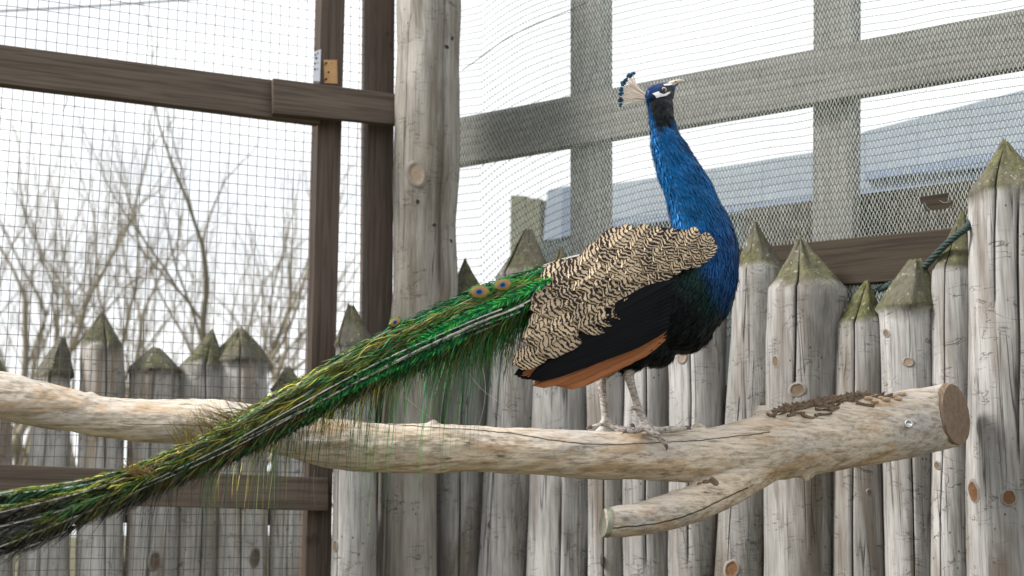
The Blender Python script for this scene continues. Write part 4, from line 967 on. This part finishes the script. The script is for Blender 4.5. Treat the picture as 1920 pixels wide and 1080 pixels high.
# rufous primaries, then the black secondaries over them, then the barred coverts
for i, (rx, ry, tx, ty, w) in enumerate([(1232, 606, 972, 712, 16), (1240, 610, 985, 716, 17), (1248, 612, 998, 730, 17), (1252, 616, 1030, 727, 17), (1252, 624, 1052, 731, 17), (1250, 630, 1072, 724, 16)]):
    r_ = np.array((rx, ry), float); dv = np.array((tx - rx, ty - ry), float); L = np.linalg.norm(dv)
    feather('primary_feather', r_, dv, L, w, M['rufous'], bird, -.010 - .004 * i + .006 * (i == 3), -.018 - .004 * i, .02, 9, .82, 18, seed=303 + i * 7, camber=.005, fray=.06)
for i in range(11):
    f_ = i / 10; r_ = np.array((1262 - 6 * f_, 528 + 84 * f_ ** 1.0)); tp = np.array((1080 - 95 * f_ ** .8, 628 + 78 * f_ ** .9)); dv = tp - r_; L = np.linalg.norm(dv)
    feather('secondary_feather', r_, dv, L, 19, M['blackvane'], bird, +.017 - .0008 * i, .002 - .0014 * i, -.02, 9, .72, 16, seed=320 + i)
for (tx, ty) in [(968, 708), (976, 711), (962, 704)]:
    r_ = np.array((1080., 655.)); dv = np.array((tx - 1080., ty - 655.)); feather('secondary_feather', r_, dv, np.linalg.norm(dv), 11, M['blackvane'], bird, -.02, -.016, 0, 9, .7, 14, seed=int(tx))
cov = []; rs = random.Random(11); sp_u = 0
u = -.02
while u < .97:
    stepv = 12 + 20 * min(1, u * 1.6); 
    v = -130.0 + rs.uniform(0, stepv)
    while v < 150:
        q = WS + wax * (u * WL) + wno * v + np.array([rs.uniform(-3, 3), rs.uniform(-3, 3)]); cov.append((u, v, q)); v += stepv
    u += (.036 + .055 * min(1, max(0, u) * 1.4))
nc = 0
for (u, v, q) in cov:
    uu = max(0, min(1, u)); L = 40 + 120 * uu ** 1.1; W = 11 + 18 * min(1, uu * 1.7); k = min(1, uu * 1.9)
    dv = np.array([-.50 - .36 * k, .82 - .34 * k]); dv += np.array([rs.gauss(0, .05), rs.gauss(0, .05)]); dv /= np.linalg.norm(dv)
    if v < -20 and uu > .3: dv = dv * .6 + wax * .4
    # keep the root and most of the feather within the covert area
    Lx = L
    while Lx > 18 and not inside(*(q + dv * Lx * .97), WPOLY): Lx -= 4
    if Lx <= 20 or not inside(*(q + dv * Lx * .45), WPOLY): continue
    bars = (6.0 + 3.8 * min(1, uu * 2.4)) * rs.uniform(.85, 1.15) * (1 - .42 * max(0, uu - .55) / .45); nc += 1
    if nc > 290: break
    feather('covert_feather', q, dv, Lx, W * min(1, .45 + Lx / L * .6), M['barred'], bird, .000 + .002 * (1 - uu), .0075 + .003 * (1 - uu), rs.uniform(-.06, .06), bars, .5, 9, seed=400 + nc, fray=.05)
# short green-black scale feathers where the neck meets the back
for i in range(26):
    x = 1262 + rs.uniform(-66, 40); y = 437 + (x - 1262) * .13 * (x > 1262) + rs.uniform(-7, 3)
    feather('mantle_feather', np.array((x, y)), (-.9, .22), rs.uniform(18, 32), rs.uniform(4, 7), M['blackvane'] if i % 3 else M['blackvane'], bird, -.030 + .02 * rs.random(), -.02, 0, 9, .5, 6, seed=800 + i)

# ---- train
TR = np.array([(1150, 484, 18), (1070, 510, 30), (985, 552, 42), (900, 586, 44), (820, 622, 43), (740, 660, 41), (660, 701, 38), (580, 744, 34), (500, 787, 30), (420, 830, 27), (340, 868, 26), (260, 903, 28), (170, 936, 34), (70, 966, 48), (-50, 998, 62), (-170, 1030, 76)], float)
TC = catmull(TR, 400); tl = np.concatenate([[0], np.cumsum(np.linalg.norm(np.diff(TC[:, :2], axis=0), axis=1))])
tt_ = np.gradient(TC[:, :2], axis=0); tt_ /= np.linalg.norm(tt_, axis=1)[:, None]; tn_ = np.stack([-tt_[:, 1], tt_[:, 0]], 1); tn_ = tn_ * np.where(tn_[:, 1] > 0, 1, -1)[:, None]   # down
def train_path(w, s0, s1, n, wander, rs):
    s = np.linspace(s0, s1, n); c = np.stack([np.interp(s, tl, TC[:, k]) for k in range(3)], 1); nn = np.stack([np.interp(s, tl, tn_[:, k]) for k in range(2)], 1); tg = np.stack([np.interp(s, tl, tt_[:, k]) for k in range(2)], 1)
    spread = w + wander * (np.sin(s / 260 + rs.uniform(0, 6)) * .14 + np.sin(s / 90 + rs.uniform(0, 6)) * .03)
    p = c[:, :2] + nn * (spread * c[:, 2])[:, None]
    d = .075 * np.sqrt(np.clip(1.15 - spread ** 2, 0, 2)) * np.interp(s, [0, 200, 900, 1400], [1.25, 1.1, .8, .6]) 
    return s, p, d, tg, nn
KINDS = {'emerald': ((.010, .15, .035), (.035, .28, .03), (.004, .08, .055)), 'olive': ((.12, .14, .02), (.25, .21, .03), (.04, .12, .03)), 'bronze': ((.13, .085, .03), (.19, .13, .045), (.07, .09, .03)),
         'dark': ((.020, .019, .016), (.035, .032, .026), (.010, .012, .012)), 'green': ((.03, .16, .03), (.10, .21, .03), (.01, .09, .05)), 'grey': ((.12, .12, .11), (.06, .065, .06), (.03, .03, .03))}
def train_feather(i, w, s0, s1, kind, blen, dens, layer, white=.5, droop=.3, phi=32, bw=.55):
    rs = random.Random(900 + i); rg = np.random.default_rng(900 + i)
    n = int((s1 - s0) / 9) + 4; s, p, d, tg, nn = train_path(w, s0, s1, n, 1.0, rs); d = d + layer
    W = B(p[:, 0], p[:, 1], d); rad = np.linspace(1.6, .35, n) * S_ * white_w(white) * rs.uniform(.55, 1.15); V1, Q1 = tube_arrays(W, rad, 6)
    # barbs
    m = int((s1 - s0) / dens); sb = np.sort(rg.uniform(s0, s1, m)); bp = np.stack([np.interp(sb, s, p[:, k]) for k in range(2)], 1); bd = np.interp(sb, s, d); bt = np.stack([np.interp(sb, s, tg[:, k]) for k in range(2)], 1); bn = np.stack([np.interp(sb, s, nn[:, k]) for k in range(2)], 1)
    side = np.where(rg.random(m) < .5, 1., -1.); fr = (sb - s0) / (s1 - s0); L = blen * rg.uniform(.55, 1.2, m) * np.interp(fr, [0, .06, .85, 1], [.35, 1, 1, .6])
    L = np.where(side < 0, L * (.75 if w < -.6 else .95), L)
    ph = np.radians(phi * rg.uniform(.6, 1.45, m)); ns = 5; q = np.linspace(0, 1, ns)[None]
    along = np.cos(ph)[:, None] * q + .10 * q ** 2; across = side[:, None] * np.sin(ph)[:, None] * (q - .30 * q ** 2)
    cur = rg.normal(0, .10, m)[:, None] * q ** 2; wob = rg.normal(0, .05, m)[:, None] * np.sin(q * 4 + rg.uniform(0, 6, m)[:, None])
    X = bp[:, None] + bt[:, None] * (along * L[:, None])[..., None] + bn[:, None] * ((across + cur + wob) * L[:, None])[..., None]
    dr = droop * np.where((w * side) > .1, 1.5, .45) * rg.uniform(.3, 1.4, m); X[..., 1] += (dr[:, None] * q ** 1.9) * L[:, None] * .8; X[..., 0] += (np.clip(dr, 0, 1)[:, None] * q ** 2) * L[:, None] * .25
    dz = bd[:, None] + rg.normal(.002, .004, m)[:, None] * q * 2 - np.abs(q) ** 2 * .004
    # ribbons
    tx = np.gradient(X, axis=1); tx /= np.linalg.norm(tx, axis=2)[..., None] + 1e-9; nx = np.stack([-tx[..., 1], tx[..., 0]], -1); wd = bw * rg.uniform(.6, 1.4, m)[:, None] * (1.05 - .8 * q ** 2)
    A = X - nx * wd[..., None]; C_ = X + nx * wd[..., None]; tw = rg.normal(0, .0009, m)[:, None] * np.ones((1, ns))
    PA = B(A[..., 0], A[..., 1], dz - tw); PC = B(C_[..., 0], C_[..., 1], dz + tw); V2 = np.stack([PA, PC], 2).reshape(-1, 3)
    k = (np.arange(m)[:, None] * ns + np.arange(ns - 1)[None]).reshape(-1, 1) * 2; Q2 = k + np.array([[0, 1, 3, 2]])
    cs = np.array(KINDS[kind]) * (1.0 if kind == 'dark' else 1.3); pick = rg.integers(0, 3, m); cb = cs[pick] * rg.uniform(.55, 1.5, (m, 1)); lng = .5 + .5 * np.sin(sb / 70 + i)[:, None]
    cb = (cb * (1 - .25 * lng) + cs[0] * .25 * lng) * rs.choice([.6, .9, 1.2, 1.6]); col2 = np.repeat(cb, ns * 2, 0); rach = np.array((.62, .60, .55)) * white + np.array((.10, .07, .04)) * (1 - white)
    acc = Acc(); one = lambda c: np.concatenate([c, np.ones((len(c), 1))], 1)
    V1 = V1 if white < .9 else V1
    acc.add(V1, Q1, col=one(np.tile(rach, (len(V1), 1)))); acc.add(V2, Q2, col=one(np.clip(col2, 0, 1)))
    return acc.build('train_feather', M['train'], bird, True, origin=W[0])
def white_w(x): return .8 + .9 * x
t = NT('train_barbs', .38, .45, .25); t.base(t.attr('col', 'Color')); M['train'] = t.m
TEND = tl[-1]; ti = 0; rs = random.Random(21)
for k in range(16):                                                   # dark under layer
    w = -0.9 + 1.8 * k / 15; train_feather(ti, w, rs.uniform(120, 240), TEND - rs.uniform(0, 120), 'dark', 30, 1.5, -.035, 0, .25, 22, .9); ti += 1
for k in range(12):                                                   # long feathers of the tail's end
    w = rs.uniform(-.95, .95); train_feather(ti, w, rs.uniform(500, 700), TEND - rs.uniform(-0, 60), (rs.choice(['dark', 'grey', 'dark', 'grey']) if w > -.2 else rs.choice(['green', 'dark', 'olive'])), 46, 1.7, rs.uniform(-.012, .004), rs.choice([0, .3, 1]), .2, 17, .7); ti += 1
for k in range(20):                                                   # olive and bronze plumes of the middle
    w = -0.92 + 1.75 * k / 19 + rs.uniform(-.05, .05); kd = ['olive', 'green', 'olive', 'olive', 'dark'][k % 5] if w < .25 else ['green', 'bronze', 'dark', 'olive'][k % 4]; s0 = rs.uniform(260, 460)
    train_feather(ti, w, s0, rs.uniform(950, 1250), kd, rs.uniform(34, 62), 2.0, rs.uniform(-.010, .018), rs.choice([0, 0, .2, .4]), .18, 17, .55); ti += 1
for k in range(20):                                                   # green plumes near the body
    w = -0.85 + 1.8 * k / 19; s0 = rs.uniform(60, 150); train_feather(ti, w, s0, s0 + rs.uniform(260, 520), ['emerald', 'green', 'olive', 'emerald', 'bronze'][k % 5], rs.uniform(30, 46), 1.0, rs.uniform(0, .014), .1, .3 + .7 * (w > .5), 28, .55); ti += 1
for (w, s0, s1, ly) in [(.75, 330, 760, .024), (.68, 300, 640, .024), (.95, 620, 840, .024), (.30, 150, 560, .022), (.05, 120, 420, .022), (.95, 560, 900, .016), (.78, 180, 480, .014), (.80, 380, 660, .018)]:          # dense shining strips
    train_feather(ti, w, s0, s1, 'emerald', 15, .28, ly, .1, .1, 48, .9); ti += 1
for (w, s0, s1, ly, L) in [(.42, 170, 1010, .026, 20), (.52, 190, 900, .030, 16), (.34, 210, 780, .030, 16), (.26, 230, 980, .026, 20), (.60, 200, 640, .030, 14), (.70, 240, 860, .018, 26), (-.88, 20, 300, -.02, 10), (-.70, 10, 260, -.02, 10), (.1, 760, 1330, .012, 30), (-.5, 820, 1420, .010, 30), (.75, 880, 1400, .010, 30)]:  # bare white shafts
    train_feather(ti, w, s0, s1, 'dark', L, 5.0, ly, 1.0, .2, 22, .5); ti += 1
for k in range(9):                                                    # wispy hanging fringe under the train
    w = .85 + .12 * rs.random(); s0 = 160 + 75 * k; train_feather(ti, w, s0, s0 + rs.uniform(150, 260), 'emerald' if k < 3 else rs.choice(['green', 'olive', 'dark']), 78 if k < 5 else 62, 3.2, -.01, 0, 1.5, 40, .42); ti += 1
def barbs(name, items, kind, width, seed, parent=None):               # free strands: (px, py, d), heading, length, droop
    rg = np.random.default_rng(seed); acc = Acc()
    for (x, y, dd, ang, L, dr, kd) in items:
        q = np.linspace(0, 1, 9); cv = rg.normal(0, .25); X = x + np.cos(ang + cv * q) * L * q; Y_ = y + np.sin(ang + cv * q) * L * q + dr * L * q ** 2; W = B(X, Y_, dd + rg.normal(0, .012) * q)
        V, Q = tube_arrays(W, np.linspace(1, .35, 9) * width * S_, 4); c = np.array(KINDS[kd][rg.integers(0, 3)]) * rg.uniform(.6, 1.4); acc.add(V, Q, col=np.tile(np.append(np.clip(c, 0, 1), 1), (len(V), 1)))
    return acc.build(name, M['train'], bird, True, kind='stuff')
KINDS['gold'] = ((.30, .17, .025), (.22, .17, .03), (.12, .13, .03)); KINDS['rust'] = ((.34, .15, .06), (.24, .13, .05), (.16, .13, .05)); KINDS['pale'] = ((.55, .52, .45), (.30, .24, .15), (.2, .18, .12))
it = []
for k in range(120):                                                  # stiff golden tuft standing up in front of the branch
    x = rs.uniform(335, 470); y = 838 - (x - 335) * .52 + rs.uniform(-4, 8); it.append((x, y, .10 + rs.uniform(-.02, .02), math.radians(rs.gauss(-112 if x < 400 else -150, 16)), rs.uniform(28, 66), .05, rs.choice(['gold', 'olive', 'bronze'])))
barbs('tuft', it, None, .62, 1)
it = [(rs.uniform(255, 300), rs.uniform(884, 896), .11, math.radians(rs.gauss(-150, 14)), rs.uniform(20, 52), .0, rs.choice(['rust', 'gold'])) for k in range(40)]; barbs('tuft', it, None, .8, 2)
it = []
for k in range(80):                                                  # sparse long wisps trailing below
    x = rs.uniform(470, 985); y = np.interp(x, TC[::-1, 0], TC[::-1, 1]) + 44; it.append((x, y, .03 + rs.uniform(-.02, .02), math.radians(rs.gauss(110, 26)), rs.uniform(35, 90), .25, rs.choice(['olive', 'dark', 'bronze', 'dark', 'green'] if x < 820 else ['green', 'emerald', 'dark', 'olive'])))
for (x, y, a_, L) in [(760, 745, 40, 70), (838, 735, 35, 60), (880, 700, 60, 100), (905, 690, 75, 110), (690, 760, 70, 80), (590, 880, 100, 70), (520, 880, 80, 90)]: it.append((x, y, .06, math.radians(a_), L, .1, 'pale'))
barbs('wisps', it, None, .42, 3)
it = []
for k in range(260):                                                  # green clumps hanging under the root of the train
    c_ = k % 9; x = 842 + c_ * 16 + rs.gauss(0, 4); y = 636 - (x - 842) * .22 + rs.uniform(-22, 6); it.append((x, y, .045 + rs.uniform(-.02, .03), math.radians(rs.gauss(112 - (c_ % 3) * 8, 10)), rs.uniform(35, 78 + 10 * (c_ % 4)), .2, rs.choice(['emerald', 'green', 'green', 'dark', 'olive'])))
barbs('fringe', it, None, .5, 4)
# eyespots
def eyespot(px, py, r, ang, d, sx=1.5):
    V = []; Fc = []; col = []; K = 28; ca, sa = math.cos(ang), math.sin(ang)
    rings = [(0, (.003, .006, .05)), (.22, (.004, .010, .10)), (.30, (.005, .02, .17)), (.34, (.01, .16, .36)), (.40, (.02, .22, .30)), (.47, (.26, .14, .04)), (.72, (.37, .18, .06)), (.86, (.22, .17, .04)), (1.0, (.06, .17, .03)), (1.2, (.02, .13, .03))]
    for (q, c) in rings:
        for j in range(K):
            a = j * 2 * math.pi / K; rr = r * q * (1 + (random.uniform(-.22, .12) if q > .95 else random.uniform(-.03, .03))); x = math.cos(a) * rr * sx; y = math.sin(a) * rr
            if q < .5 and math.cos(a) > .6: x *= .8                                   # the notch of the heart
            V.append((px + x * ca - y * sa, py + x * sa + y * ca, d + .004 * (1 - q * q))); col.append(c + (1,))
    V = np.array(V); W = B(V[:, 0], V[:, 1], V[:, 2])
    for i in range(len(rings) - 1):
        for j in range(K): Fc.append((i * K + j, i * K + (j + 1) % K, (i + 1) * K + (j + 1) % K, (i + 1) * K + j))
    return mesh('eyespot', W, np.array(Fc), M['train'], bird, True, {'col': np.array(col)}, origin=W[0])
for (x, y, r, a_, d) in [(899, 547, 12.5, -.15, .104), (943, 534, 11.5, -.25, .106), (1006, 545, 13, -1.2, .10), (741, 604, 8, -.5, .078), (513, 741, 5, -.5, .08)]: eyespot(x, y, r, a_, d)
